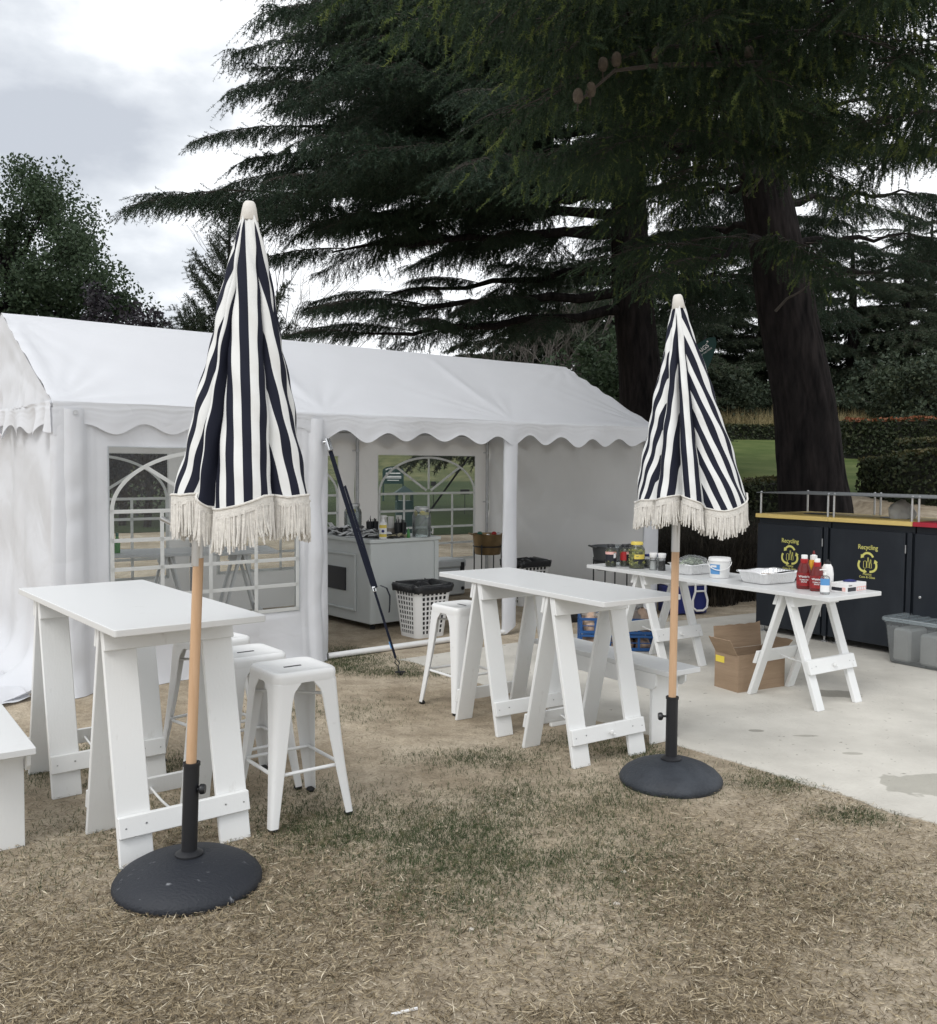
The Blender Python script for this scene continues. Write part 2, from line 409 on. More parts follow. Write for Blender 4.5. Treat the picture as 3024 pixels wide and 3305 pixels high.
M['concrete'] = slab_mat()
SZ = 0.005                                   # top of the slab
def wob_line(a, b, n, amp, seed):
    rg = random.Random(seed); out = []
    for i in range(n):
        t = i / n; x = a[0] + (b[0] - a[0]) * t; y = a[1] + (b[1] - a[1]) * t
        k = amp * (math.sin(i * 1.1 + seed) * .5 + rg.uniform(-1, 1) * .7); out.append((x + k * .6, y + k * .8))
    return out
poly = (wob_line((4.9, 0.6), (2.10, 4.12), 30, .012, 1) + wob_line((2.10, 4.12), (1.335, 5.15), 14, .02, 2) + wob_line((1.335, 5.15), (-0.55, 7.62), 30, .03, 3)
        + wob_line((-0.55, 7.62), (2.1, 9.62), 14, .04, 4) + [(3.13, 10.16), (9.0, 12.2), (12.0, 6.0), (9.0, 0.6)])
mb = MB(); mb.prism(poly[::-1] if False else poly, -0.12, SZ)
pav = mb.build('pavement', M['concrete']); tag(pav, kind='structure')
bm = bmesh.new(); bm.from_mesh(pav.data); bmesh.ops.recalc_face_normals(bm, faces=bm.faces); bm.to_mesh(pav.data); bm.free()

# ------------------------------------------------------------------ party tent (local x along its front, y to the back)
TW, TE, TR, TL = 2.75, 2.0, 2.75, 6.0
tent = thing('party_tent', 'white party tent with scalloped valance, ridge roof and clear arched windows', 'tent', (-2.763, 6.339, 0), R(38.3))
def cloth(name, P, m=None, mask=None, smooth=True):
    V, F = grid_mesh(P, mask); return link(name, np_mesh(name, V, F, smooth), m or M['tent'], tent)
rg = np.random.RandomState(4)
# roof cover: front and back slopes
def slope(name, front=True):
    n, k = 190, 56
    u = np.linspace(-0.05, TL + 0.05, n); v = np.linspace(0, 1, k)
    U, Vv = np.meshgrid(u, v, indexing='ij')
    y = -0.045 + Vv * (TW / 2 + 0.045); z = TE + Vv * (TR - TE)
    sag = -0.030 * np.sin(PI * Vv) * (0.35 + 0.65 * np.abs(np.sin(PI * U / 2)) ** 0.7)
    P2 = np.stack([U, Vv * 1.6], -1)
    wr = 0.004 * snoise(P2, 3, 3, 1.1)
    for (cx, cv, ph) in ((0, 0, 0.2), (2, 0, 1.5), (4, 0, 0.4), (6, 0, 2.2), (0, 1, 1.0), (6, 1, .3)):
        dx = U - cx; dv = (Vv - cv) * 1.6; d = np.hypot(dx, dv) + 1e-6; a = np.arctan2(dv, dx)
        amp = 0.011 if cx in (0, 6) else 0.007
        wr = wr + amp * np.exp(-d / 0.55) * (1 - np.exp(-d / .12)) * np.sin(a * (19 if cx in (0, 6) else 13) + ph + 2 * np.sin(a * 5 + ph))
    endw = np.exp(-np.minimum(U + .05, TL + .05 - U) / 0.09)
    wr = wr + 0.008 * endw * np.sin(Vv * 34 + 2 * np.sin(Vv * 9))
    z = z + sag + wr - 0.02 * np.exp(-Vv / 0.03) + 0.006
    z = z + 0.012 * np.exp(-((U % 2.0 - 0) ** 2 + 0 * U) / 0.004) * np.sin(PI * Vv) + 0.012 * np.exp(-((2 - U % 2.0) ** 2) / 0.004) * np.sin(PI * Vv)
    if not front: y = TW - y
    P = np.stack([U, y, z], -1)
    return cloth(name, P, M['tent_roof'])
slope('roof_cover', True); slope('roof_cover', False)
def valance(name, along, n_sc, pt, ruffle, seed):
    """pt(u) -> (x,y) and outward normal; scalloped cloth strip hanging from the eave"""
    n, k = n_sc * 18 + 1, 16
    u = np.linspace(0, 1, n); v = np.linspace(0, 1, k); U, Vv = np.meshgrid(u, v, indexing='ij')
    ph = U * n_sc
    drop = 0.178 + 0.040 * np.cos(2 * PI * ph) + 0.010 * np.sin(ph * 2.1 + 1) + 0.006 * np.sin(ph * 5.3)
    x, y, nx, ny = pt(U)
    off = 0.012 + 0.012 * Vv * np.sin(ph * 2.2) + 0.006 * snoise(np.stack([U * along * 3, Vv * 1.2], -1), seed, 3, 1.0) * (0.3 + Vv) \
        + ruffle * Vv * np.sin(2 * PI * ph * 0.93 + 2.2 * np.sin(ph * 1.3)) + 0.004 * np.sin(Vv * 30 + ph) * np.exp(-Vv / .25)
    z = TE + 0.004 - Vv * drop + 0.004 * snoise(np.stack([U * along * 2, Vv], -1), seed + 9, 2, 1.3) + ruffle * .5 * np.sin(ph * 9 + 1) * Vv * (ruffle > .02)
    return cloth(name, np.stack([x + nx * off, y + ny * off, z], -1))
valance('valance', 6, 15, lambda U: (-0.05 + U * 6.1, -0.045 + 0 * U, 0 * U, -1 + 0 * U), 0.004, 3)
valance('valance', 6, 15, lambda U: (-0.05 + U * 6.1, TW + 0.045 + 0 * U, 0 * U, 1 + 0 * U), 0.006, 5)
valance('valance', 2.7, 9, lambda U: (-0.05 + 0 * U, -0.045 + U * (TW + .09), -1 + 0 * U, 0 * U), 0.03, 7)
valance('valance', 2.7, 7, lambda U: (TL + 0.05 + 0 * U, -0.045 + U * (TW + .09), 1 + 0 * U, 0 * U), 0.012, 8)
# gables
def gable(x, sgn, wr):
    n, k = 70, 26; v = np.linspace(0, 1, n); h = np.linspace(0, 1, k); Vy, Hh = np.meshgrid(v, h, indexing='ij')
    y = -0.04 + Vy * (TW + 0.08); top = TE + (TR - TE) * (1 - np.abs(Vy * 2 - 1)) ** 1.06
    z = TE - 0.01 + Hh * (top - TE + 0.012)
    P2 = np.stack([y, z], -1)
    off = wr * (0.9 * snoise(P2, 21, 4, 3.6) + np.exp(-(z - TE) / .12) * np.sin(y * 38 + 3 * np.sin(y * 7)) * .7) * np.minimum(1, (top - z + .02) / .12) - 0.03 * (1 - np.abs(2 * Hh - 1)) * (top - TE) / .75
    cloth('gable_cloth', np.stack([x + sgn * (0.048 + off), y, z], -1))
gable(0, -1, 0.019); gable(TL, 1, 0.006)
# walls
def wall(name, m, P0, P1, nrm, z1, n, k, seed, amp, win=None, flare=0.0, folds=0.0, z0=0.0, extra=None):
    """cloth wall from P0 to P1; window rect (u0,u1,z0,z1) in metres along the wall left open"""
    P0 = np.array(P0, float); P1 = np.array(P1, float); Lw = np.linalg.norm(P1 - P0)
    u = np.linspace(0, Lw, n); z = np.linspace(z0, z1, k)
    if win:
        for val, arr in ((win[0], u), (win[1], u), (win[2], z), (win[3], z)): arr[np.abs(arr - val).argmin()] = val
    U, Z = np.meshgrid(u, z, indexing='ij')
    P2 = np.stack([U, Z], -1)
    off = amp * snoise(P2, seed, 4, 1.5) + amp * .7 * np.sin(Z * 8 + 3 * U + 2 * np.sin(2.3 * U)) * np.sin(U * 2.0)
    off = off + folds * np.sin(U * 9 + 1.5 * np.sin(U * 4) + .6 * Z) * (0.4 + .6 * (1 - Z / z1))
    off = off + flare * np.exp(-Z / 0.10) * (1 + .5 * np.sin(U * 11 + 2))
    if extra is not None: off = off + extra(U, Z)
    if win:
        inside = (U > win[0] - .03) & (U < win[1] + .03) & (Z > win[2] - .03) & (Z < win[3] + .03)
        off = np.where(inside, off * .15, off)
    d = (P1 - P0) / Lw
    P = np.stack([P0[0] + d[0] * U + nrm[0] * off, P0[1] + d[1] * U + nrm[1] * off, Z + 0.004], -1)
    mask = None
    if win:
        uc = (u[:-1] + u[1:]) / 2; zc = (z[:-1] + z[1:]) / 2
        mask = ~((uc[:, None] > win[0]) & (uc[:, None] < win[1]) & (zc[None] > win[2]) & (zc[None] < win[3]))
    o = cloth(name, P, m, mask)
    if win: window(o, P0, d, nrm, win)
    return o
def window(par, P0, d, nrm, w):
    """clear vinyl pane with welded white glazing bars: arch, three rays, grid below"""
    u0, u1, z0, z1 = w; W = u1 - u0; q = lambda u, z, o: (P0[0] + d[0] * u + nrm[0] * o, P0[1] + d[1] * u + nrm[1] * o, z)
    n = 13; uu = np.linspace(u0 - .012, u1 + .012, n); zz = np.linspace(z0 - .012, z1 + .012, n)
    P = np.array([[q(a, b, 0.003 + .004 * math.sin(a * 6 + b * 3) * math.sin(PI * (a - u0) / W)) for b in zz] for a in uu])
    V, F = grid_mesh(P); link('pane', np_mesh('pane', V, F, True), M['vinyl'], par)
    bw = 0.027; o0, o1 = 0.006, 0.010
    zs = z0 + (z1 - z0) * 0.645; cu = (u0 + u1) / 2; a = W / 2 - .012; bh = z1 - zs - 0.02
    def bar(p, r):
        (ax, az), (bx, bz) = p, r; L = math.hypot(bx - ax, bz - az); nx, nz = -(bz - az) / L * bw / 2, (bx - ax) / L * bw / 2
        mb = MB(); mb.hexa([q(ax - nx, az - nz, o0), q(bx - nx, bz - nz, o0), q(bx + nx, bz + nz, o0), q(ax + nx, az + nz, o0),
                            q(ax - nx, az - nz, o1), q(bx - nx, bz - nz, o1), q(bx + nx, bz + nz, o1), q(ax + nx, az + nz, o1)])
        mb.build('glazing_bar', M['vinyl_bar'], par)
    bar((u0, zs), (u1, zs))
    for i in (1, 2, 3): bar((u0, z0 + (zs - z0) * i / 4), (u1, z0 + (zs - z0) * i / 4)); 
    for i in (1, 2, 3): bar((u0 + W * i / 4, z0), (u0 + W * i / 4, zs - bw / 2))
    bar((cu - a, z0), (cu - a, zs - bw / 2)); bar((cu + a, z0), (cu + a, zs - bw / 2)); bar((u0, z0 + .01), (u1, z0 + .01))
    for t in (48, 90, 132):
        t = R(t); bar((cu + .05 * math.cos(t), zs + .05 * math.sin(t)), (cu + (a - .01) * math.cos(t), zs + (bh - .01) * math.sin(t)))
    N = 36; lo = []; hi = []; mb = MB()
    for i in range(N + 1):
        t = PI * i / N; lo.append((cu + (a - bw / 2) * math.cos(t), zs + (bh - bw / 2) * math.sin(t))); hi.append((cu + (a + bw / 2) * math.cos(t), zs + (bh + bw / 2) * math.sin(t)))
    for i in range(N):
        mb.hexa([q(*lo[i], o0), q(*lo[i + 1], o0), q(*hi[i + 1], o0), q(*hi[i], o0), q(*lo[i], o1), q(*lo[i + 1], o1), q(*hi[i + 1], o1), q(*hi[i], o1)])
    mb.build('glazing_arch', M['vinyl_bar'], par)
WIN = (0.32, 1.78, 0.44, 1.70)
wall('front_panel', M['tent'], (0, -0.03), (2.02, -0.03), (0, -1), TE - .05, 100, 90, 11, 0.014, WIN, flare=0.05,
     extra=lambda U, Z: 0.05 * np.exp(-((U - 0.085) / 0.075) ** 4) + 0.035 * np.exp(-((U - 1.94) / 0.055) ** 4) + 0.004 * np.sin(Z * 15 + 3 * np.sin(Z * 5)) * np.exp(-((U - .085) / .07) ** 2) + .01 * np.exp(-((U - .205) / .012) ** 2) + .01 * np.exp(-((U - 1.84) / .01) ** 2))
wall('end_wall', M['tent'], (0, TW), (0, 0), (-1, 0), TE - .02, 90, 70, 12, 0.022, None, flare=0.34, folds=0.012)
wall('back_wall', M['tent_in'], (0.0, TW), (2.0, TW), (0, -1), TE, 50, 44, 13, 0.012, (0.3, 1.77, 0.42, 1.68))
wall('back_wall', M['tent_in'], (2.0, TW), (4.0, TW), (0, -1), TE, 50, 44, 14, 0.012, (0.3, 1.77, 0.42, 1.68))
wall('back_wall', M['tent_in'], (4.0, TW), (6.0, TW), (0, -1), TE, 50, 44, 15, 0.008, (0.32, 1.79, 0.40, 1.70))
wall('end_wall', M['tent_in'], (TL, TW), (TL, 0), (-1, 0), TE, 80, 60, 16, 0.040, None, flare=0.03, folds=0.010, extra=lambda U, Z: .030 * np.sin(np.arctan2(Z - 2.3, U + .5) * 17 + 1.5 * np.sin(U * 2)) * np.exp(-((Z - 1.0) / .8) ** 2) + .012 * np.sin(Z * 9 + U * 5) * (Z < 1.0))
# leg sleeves (cloth strips wrapped round the front legs)
def sleeve(x, w, z0, seed):
    n, k = 22, 50; t = np.linspace(0, 2 * PI, n); z = np.linspace(z0, TE - .04, k); T_, Z = np.meshgrid(t, z, indexing='ij')
    zz = Z + (0.05 * np.cos(T_ * 1) * np.exp(-(Z - z0) / .2))
    r = w / 2 * (1 + 0.10 * snoise(np.stack([np.cos(T_), np.sin(T_), Z * 1.5], -1), seed, 3, 1.6))
    cloth('leg_sleeve', np.stack([x + r * np.cos(T_), -0.02 + 0.5 * r * np.sin(T_), zz], -1))
sleeve(4.0, 0.165, 0.05, 31); sleeve(2.0, .10, .02, 32); sleeve(6.0, .20, .02, 33); sleeve(.02, .17, .02, 34)
# skirt of the end wall lying on the ground at the corner
n, k = 40, 16; u = np.linspace(0, 1, n); v = np.linspace(0, 1, k); U, Vv = np.meshgrid(u, v, indexing='ij')
P = np.stack([-0.20 - 0.34 * Vv * (0.75 + .25 * np.sin(U * 9)) , 0.0 + U * 2.0 - .12 * Vv, 0.012 + 0.022 * (1 + snoise(np.stack([U * 5, Vv * 1.5], -1), 41, 3, 1.4)) * (1 - .6 * Vv)], -1)
cloth('ground_skirt', P)
# frame
def pole(name, a, b, r=0.019, m='galv'):
    MB().tube([a, b], r, 10).build(name, M[m], tent, True)
for i, x in enumerate((0.045, 2.0, 4.0, TL - .045)):
    pole('leg_pole', (x, 0.03, 0), (x, 0.03, TE)); pole('leg_pole', (x, TW - .05, 0), (x, TW - .05, TE))
    pole('rafter', (x, 0.0, TE - .02), (x, TW / 2, TR - .035)); pole('rafter', (x, TW - .01, TE - .02), (x, TW / 2, TR - .035))
    pole('brace', (x, 0.35, TE + .15), (x, TW - .35, TE + .15), .014)
    for z in (0.55, 1.12, 1.75):
        MB().lathe([(.0225, -.016), (.026, 0), (.0225, .016)], 10, (x, TW - .05, z)).build('clip', M['steel'], tent, True)
        MB().box((x - .045, TW - .055, z), (.05, .012, .014), .003).build('clip', M['steel'], tent)
for y, z in ((0.02, TE - .03), (TW - .03, TE - .03), (TW / 2, TR - .03)): pole('rail', (0.02, y, z), (TL - .02, y, z))
pole('base_rail', (2.05, -0.02, 0.028), (3.97, -0.02, 0.028), 0.026, 'white_steel')
pole('base_rail', (TL - .05, 0.05, 0.025), (TL - .05, TW - .1, 0.025), 0.02, 'galv')
MB().lathe([(.016, 0), (.016, .004), (.010, .004), (.010, 0)], 14, T=Matrix.Translation((0.085, -.088, TE - .07)) @ Matrix.Rotation(PI / 2, 4, 'X')).build('eyelet', M['steel'], tent)
# ------------------------------------------------------------------ where the trees, limbs and hedges stand (metres)
LIMBS_B=[[(2.98, 17.0, 4.39), (-0.21, 15.8, 3.88), (-2.78, 14.8, 3.5)], [(2.95, 17.0, 4.71), (-0.22, 16.0, 4.29), (-2.7, 15.5, 4.11)], [(2.9, 17.0, 5.2), (0.23, 17.5, 4.92), (-3.14, 17.5, 4.62)], [(2.84, 17.0, 5.78), (-0.65, 16.0, 5.34), (-3.17, 15.0, 4.86)], [(2.84, 17.0, 6.1), (-1.11, 16.5, 5.85), (-4.35, 15.5, 5.26)], [(2.81, 17.0, 6.58), (-1.08, 16.0, 6.16), (-4.65, 15.0, 5.66)], [(2.79, 17.0, 6.98), (-1.18, 17.5, 7.07), (-5.29, 18.0, 6.98)], [(2.77, 17.0, 7.6), (-1.08, 16.0, 7.13), (-4.42, 15.0, 7.07)], [(2.76, 17.0, 8.05), (-0.64, 15.5, 7.7), (-2.73, 14.0, 6.79)], [(2.73, 17.0, 8.75), (-0.67, 16.0, 8.64), (-3.7, 15.0, 8.02)], [(2.7, 17.0, 9.45), (-0.67, 16.0, 9.38), (-3.4, 15.0, 8.6)], [(2.67, 17.0, 10.32), (-0.68, 16.0, 10.12), (-3.26, 15.5, 9.6)], [(2.79, 17.0, 7.16), (0.4, 14.5, 6.33), (-1.51, 12.5, 5.47)], [(2.77, 17.0, 8.05), (0.4, 14.5, 6.94), (-1.38, 12.5, 6.06)], [(2.74, 17.0, 8.93), (0.39, 14.5, 7.69), (-1.71, 13.0, 6.98)], [(2.82, 17.0, 6.45), (0.58, 15.0, 5.71), (-1.49, 13.5, 5.11)], [(2.71, 17.0, 9.63), (0.16, 14.5, 8.28), (-1.92, 13.0, 7.64)], [(2.84, 17.0, 6.0), (1.25, 19.0, 6.11), (-1.38, 20.5, 6.12)], [(2.78, 17.0, 7.52), (0.75, 19.5, 7.66), (-1.87, 21.0, 7.45)], [(2.75, 17.0, 8.49), (0.52, 19.0, 8.89), (-3.06, 20.0, 8.31)], [(2.94, 17.0, 5.56), (4.74, 18.0, 6.09), (6.84, 18.5, 6.32)], [(2.83, 17.0, 6.45), (5.15, 18.5, 7.09), (7.81, 19.0, 7.45)], [(2.95, 17.0, 4.84), (4.89, 18.5, 5.33), (7.03, 19.5, 5.5)], [(2.79, 17.0, 7.16), (4.26, 17.0, 7.53), (6.06, 17.0, 7.89)], [(2.76, 17.0, 8.22), (4.36, 17.5, 8.97), (6.38, 18.0, 9.47)], [(2.79, 17.0, 6.81), (1.46, 13.5, 5.8), (0.2, 11.5, 5.08)], [(2.76, 17.0, 7.78), (1.38, 13.5, 6.5), (0.32, 11.5, 5.65)], [(2.72, 17.0, 8.93), (1.22, 13.5, 7.41), (0.14, 12.0, 6.7)], [(2.69, 17.0, 9.72), (1.21, 13.5, 8.11), (0.19, 12.0, 7.32)]]
LIMBS_A=[[(3.65, 12.2, 5.86), (1.96, 9.0, 5.18), (0.93, 7.0, 4.25)], [(3.6, 12.2, 6.49), (1.8, 8.5, 5.4), (0.93, 6.5, 4.54)], [(3.87, 12.2, 4.52), (2.8, 10.6, 3.96), (1.98, 9.6, 3.28)], [(3.72, 12.2, 5.41), (2.13, 9.5, 4.76), (1.16, 8.0, 4.09)], [(3.6, 12.2, 6.74), (2.66, 8.0, 5.39), (2.38, 6.0, 4.44)], [(3.63, 12.2, 6.24), (2.34, 8.5, 5.23), (1.51, 6.2, 4.21)], [(3.55, 12.2, 7.12), (1.62, 7.5, 5.3), (0.86, 5.6, 4.33)], [(3.54, 12.2, 7.25), (2.25, 7.5, 5.46), (1.79, 5.4, 4.3)], [(5.56, 9.0, 5.69), (4.11, 7.6, 4.78), (3.16, 6.6, 4.01)], [(5.58, 9.0, 5.27), (4.49, 8.2, 4.47), (3.73, 7.6, 3.98)], [(4.71, 8.0, 5.73), (3.37, 6.6, 4.97), (2.48, 5.6, 4.34)], [(3.72, 12.2, 5.28), (2.67, 10.2, 4.78), (1.93, 9.0, 4.17)], [(3.67, 12.2, 5.79), (2.42, 9.3, 5.06), (1.5, 7.8, 4.44)]]
LIMBS_BACK=[[(3.71, 12.2, 5.6), (5.39, 13.5, 6.14), (7.34, 14.5, 6.38)], [(3.86, 12.2, 4.97), (5.56, 13.5, 5.44), (7.51, 14.5, 5.81)], [(3.96, 12.2, 4.45), (5.7, 13.8, 4.91), (7.79, 15.0, 5.33)], [(4.04, 12.2, 3.94), (5.8, 14.0, 4.48), (8.07, 15.5, 4.92)], [(3.64, 12.2, 6.11), (5.24, 13.5, 6.74), (7.31, 14.5, 7.13)], [(3.78, 12.2, 5.22), (3.16, 14.0, 5.56), (2.09, 15.5, 5.7)], [(3.89, 12.2, 4.71), (3.27, 13.5, 4.93), (2.43, 15.0, 5.17)]]
TRUNK_A=[(4.52, 12.2, -0.1), (4.52, 12.2, 1.07), (4.46, 12.2, 1.46), (4.34, 12.2, 2.38), (4.17, 12.2, 3.16), (4.02, 12.2, 3.94), (3.85, 12.2, 4.77), (3.68, 12.2, 5.6), (3.57, 12.2, 6.55), (3.51, 12.2, 7.5), (3.44, 12.2, 8.74)]
TRUNK_B=[(3.25, 17, -0.1), (3.15, 17.0, 2.4), (3.04, 17.0, 3.58), (2.88, 17.0, 4.84), (2.82, 17.0, 6.27), (2.76, 17.0, 8.05), (2.69, 17.0, 9.8), (2.62, 17.0, 11.97)]
BROAD_TOP=(-13.84, 30.0, 10.74)
PURP1=(-9.65, 24.0, 5.7)
PURP2=(-8.69, 23.5, 5.49)
PURP3=(-7.89, 23.0, 5.07)
PINE=(-6.83, 27.0, 8.16)
BARE1=(-5.75, 32.0, 7.45)
BARE2=(1.95, 27.0, 6.16)
BARE3=(3.0, 28.0, 6.18)
SHR1=(3.75, 24.0, 4.13)
SHR2=(3.79, 30.0, 5.0)
RTRUNK=(4.38, 9.0, 3.76)
HEDGES={'h1': [(3.14, 14.6, 1.3), (4.4, 14.6, 1.35), (5.74, 14.4, 1.48)], 'h2': [(6.29, 15.2, 1.73), (6.42, 14.2, 1.79), (7.31, 13.2, 1.95)], 'h3': [(9.22, 23.0, 2.76), (10.67, 22.6, 2.77), (12.27, 22.2, 2.81)], 'h4': [(7.62, 29.7, 2.91), (10.03, 29.7, 2.92), (12.02, 29.5, 2.96)], 'h5': [(8.12, 18.0, 2.11), (8.89, 17.6, 2.12), (9.62, 17.2, 2.15)]}
DEAD=[[(3.36, 11.6, 4.89), (3.41, 11.2, 4.98), (3.43, 11.0, 5.21), (3.54, 10.8, 5.4)], [(3.84, 11.9, 3.55), (3.91, 11.7, 3.67), (4.02, 11.5, 3.73), (4.1, 11.3, 3.84), (4.28, 11.2, 3.88)], [(3.41, 11.2, 5.01), (3.65, 11.2, 5.16), (3.91, 11.3, 5.49)], [(3.54, 10.8, 5.4), (3.68, 10.8, 5.48), (3.89, 10.9, 5.49)], [(3.91, 12.0, 3.9), (4.81, 12.6, 4.12), (5.52, 13.0, 4.24)]]
CONE_BRANCH=[(3.46, 8.5, 5.26), (2.04, 7.0, 4.53), (1.3, 6.6, 4.35), (0.97, 6.5, 4.27), (0.71, 6.3, 3.99)]
CONES=[(0.7, 6.3, 4.02), (0.79, 6.35, 4.08), (0.89, 6.5, 4.31), (0.98, 6.5, 4.34), (1.27, 6.6, 4.42), (2.02, 7.0, 4.61), (2.45, 7.4, 4.82)]
# ------------------------------------------------------------------ trestles and tables
def trestle(label, x, y, yaw, W, h, sp, bw=0.125, t=0.021, z=0.0, rail=(0.12, 0.20), group=None, cord=True, toprail=0.095, over=0.0):
    T = thing('trestle', label, 'trestle', (x, y, z), yaw, group)
    for s in (-1, 1):
        xo = lambda q: s * (t * 1.1 + 0.003 + (sp / 2 - t * 1.1 - 0.003) * (1 - q / h))
        xi = lambda q: s * (0.003 + (sp / 2 - t * 1.1 - 0.003) * (1 - q / h))
        for k in (-1, 1):
            y0, y1 = sorted((k * W / 2, k * (W / 2 - bw)))
            mb = MB(); c = 0.0
            mb.hexa([(xi(0), y0, 0), (xo(0), y0, 0), (xo(0), y1, 0), (xi(0), y1, 0), (xi(h), y0, h), (xo(h), y0, h), (xo(h), y1, h), (xi(h), y1, h)])
            o = mb.build('leg', M['white_paint'], T)
            bv(o, 0.003)
        for nm, (a, b) in (('top_rail', (h - toprail, h - .001)), ('lower_rail', rail)):
            mb = MB(); g = 0.0012 * s; q = s * t * 1.0; yy = W / 2 + (over if nm == 'lower_rail' else 0.002)
            mb.hexa([(xo(a) + g, -yy, a), (xo(a) + g + q, -yy, a), (xo(a) + g + q, yy, a), (xo(a) + g, yy, a),
                     (xo(b) + g, -yy, b), (xo(b) + g + q, -yy, b), (xo(b) + g + q, yy, b), (xo(b) + g, yy, b)])
            bv(mb.build(nm, M['white_paint'], T), 0.003)
            if nm == 'lower_rail':
                zc = (a + b) / 2; xs_ = xo(zc) + g + q + s * .0004
                for k in (-1, 1):
                    for e_ in (-.3, .3): MB().lathe([(0, .0), (.0042, .0), (.0042, .001), (0, .0012)], 8, T=Matrix.Translation((xs_, k * (W / 2 - bw * (.5 + e_)), zc + .012 * e_)) @ Matrix.Rotation(s * PI / 2, 4, 'Y')).build('screw', M['galv'], T)
    if cord:
        zr = sum(rail) / 2; xr = sp / 2 * (1 - zr / h) + t * 1.6
        pts = [(-xr - .01 + (2 * xr + .02) * i / 8, 0, zr - 0.03 * math.sin(PI * i / 8)) for i in range(9)]
        MB().tube(pts, 0.0055, 6).build('cord', M['white_paint'], T, True)
        for s in (-1, 1):
            MB().lathe([(0, -.014), (.010, -.009), (.0125, 0), (.010, .009), (0, .014)], 8, (s * (xr + .012), 0, zr)).tube([(s * (xr + .012), 0, zr), (s * (xr + .028), .01, zr - .012)], .005, 6).build('knot', M['white_paint'], T, True)
    return T
def bv(o, w, seg=1):
    bm = bmesh.new(); bm.from_mesh(o.data); bmesh.ops.recalc_face_normals(bm, faces=bm.faces)
    bmesh.ops.bevel(bm, geom=[e for e in bm.edges if e.is_manifold], offset=w, segments=seg, affect='EDGES', profile=0.5)
    bm.to_mesh(o.data); bm.free(); return o
def rrect(L, W, r, n=5):
    P = []
    for cx, cy, a in ((L / 2 - r, W / 2 - r, 0), (-L / 2 + r, W / 2 - r, 90), (-L / 2 + r, -W / 2 + r, 180), (L / 2 - r, -W / 2 + r, 270)):
        for i in range(n + 1): t = R(a + 90 * i / n); P.append((cx + r * math.cos(t), cy + r * math.sin(t)))
    return P
def top(name, label, x, y, yaw, L, W, h, th=0.028, r=0.012, m='white_top', z=0.0):
    mb = MB(); mb.prism(rrect(L, W, r), -th, 0); o = mb.build(name, M[m]); bv(o, 0.003, 2)
    o.location = (x, y, h + z); o.rotation_euler = (0, 0, yaw)
    return tag(o, label, 'table')
def along(x, y, yaw, d): return x + math.cos(yaw) * d, y + math.sin(yaw) * d
def table(x, y, yaw, L, W, h, e, ins, sp, d, la, lb, lt, z=0.0, **k):
    th = k.pop('th', 0.028)
    top('tabletop', lt, x, y, yaw, L, W, h, th, z=z)
    xa, ya = along(x, y, yaw, L / 2 - e); xb, yb = along(x, y, yaw, L / 2 - e - d)
    trestle(la, xa, ya, yaw, W - 2 * ins, h - th - .001, sp, z=z, **k); trestle(lb, xb, yb, yaw, W - 2 * ins, h - th - .001, sp, z=z, **k)
table(-1.549, 4.292, R(-51.66), 1.486, 0.626, 0.964, 0.311, 0.038, 0.468, 0.976,
      'white board trestle behind the black base of the left umbrella', 'white board trestle under the far left end of the left table',
      'white tabletop on two trestles in front of the tent window', bw=0.135)
table(0.476, 5.465, R(-55.8), 1.547, 0.555, 0.915, 0.455, 0.014, 0.457, 0.687,
      'white board trestle beside the right umbrella, under the middle table', 'white board trestle next to the single stool, under the middle table',
      'white tabletop of the middle table, reaching behind the right umbrella pole', bw=0.118)
table(1.887, 7.061, R(-55.56), 2.31, 0.592, 0.762, 0.378, 0.05, 0.578, 1.367,
      'white narrow-legged trestle standing over the cardboard box', 'white narrow-legged trestle beside the blue bread crates',
      'long white tabletop holding pickle jars, foil trays and sauce bottles', bw=0.075, t=0.028, rail=(0.23, 0.32), z=SZ, over=0.01, toprail=.075)

# ------------------------------------------------------------------ benches
def bench(label, x, y, yaw, z=0.0):
    b = thing('bench', label, 'bench', (x, y, z), yaw)
    L, W, h = 1.2, 0.262, 0.45
    o = MB().box((0, 0, h - .015), (L, W, .030)).build('seat', M['white_top'], b); bv(o, .003)
    for s in (-1, 1):
        p = [(-L / 2 + .10, h - .031), (L / 2 - .10, h - .031), (L / 2 - .10, h - .10), (L / 2 - .125, h - .125), (-L / 2 + .125, h - .125), (-L / 2 + .10, h - .10)]
        y0 = s * (W / 2 - .012)
        V = [(a, y0 - .009, c) for a, c in p] + [(a, y0 + .009, c) for a, c in p]; n = len(p)
        mb = MB(); mb.add(V, [tuple(range(n)), tuple(range(n, 2 * n))[::-1]] + [(i, n + i, n + (i + 1) % n, (i + 1) % n) for i in range(n)])
        bv(mb.build('apron', M['white_paint'], b), .002)
        o = MB().box((s * (L / 2 - .155), 0, (h - .032) / 2), (.021, W - .046, h - .032)).build('leg', M['white_paint'], b); bv(o, .002)
        MB().box((s * (L / 2 - .135), 0, h - .055), (.018, W - .046, .04)).build('cleat', M['white_paint'], b)
    return b
bench('white bench standing behind the middle table on the concrete edge', 0.886, 5.747, R(-55))
bench('white bench cut off by the left edge beside the left table', -2.185, 4.143, R(-55))

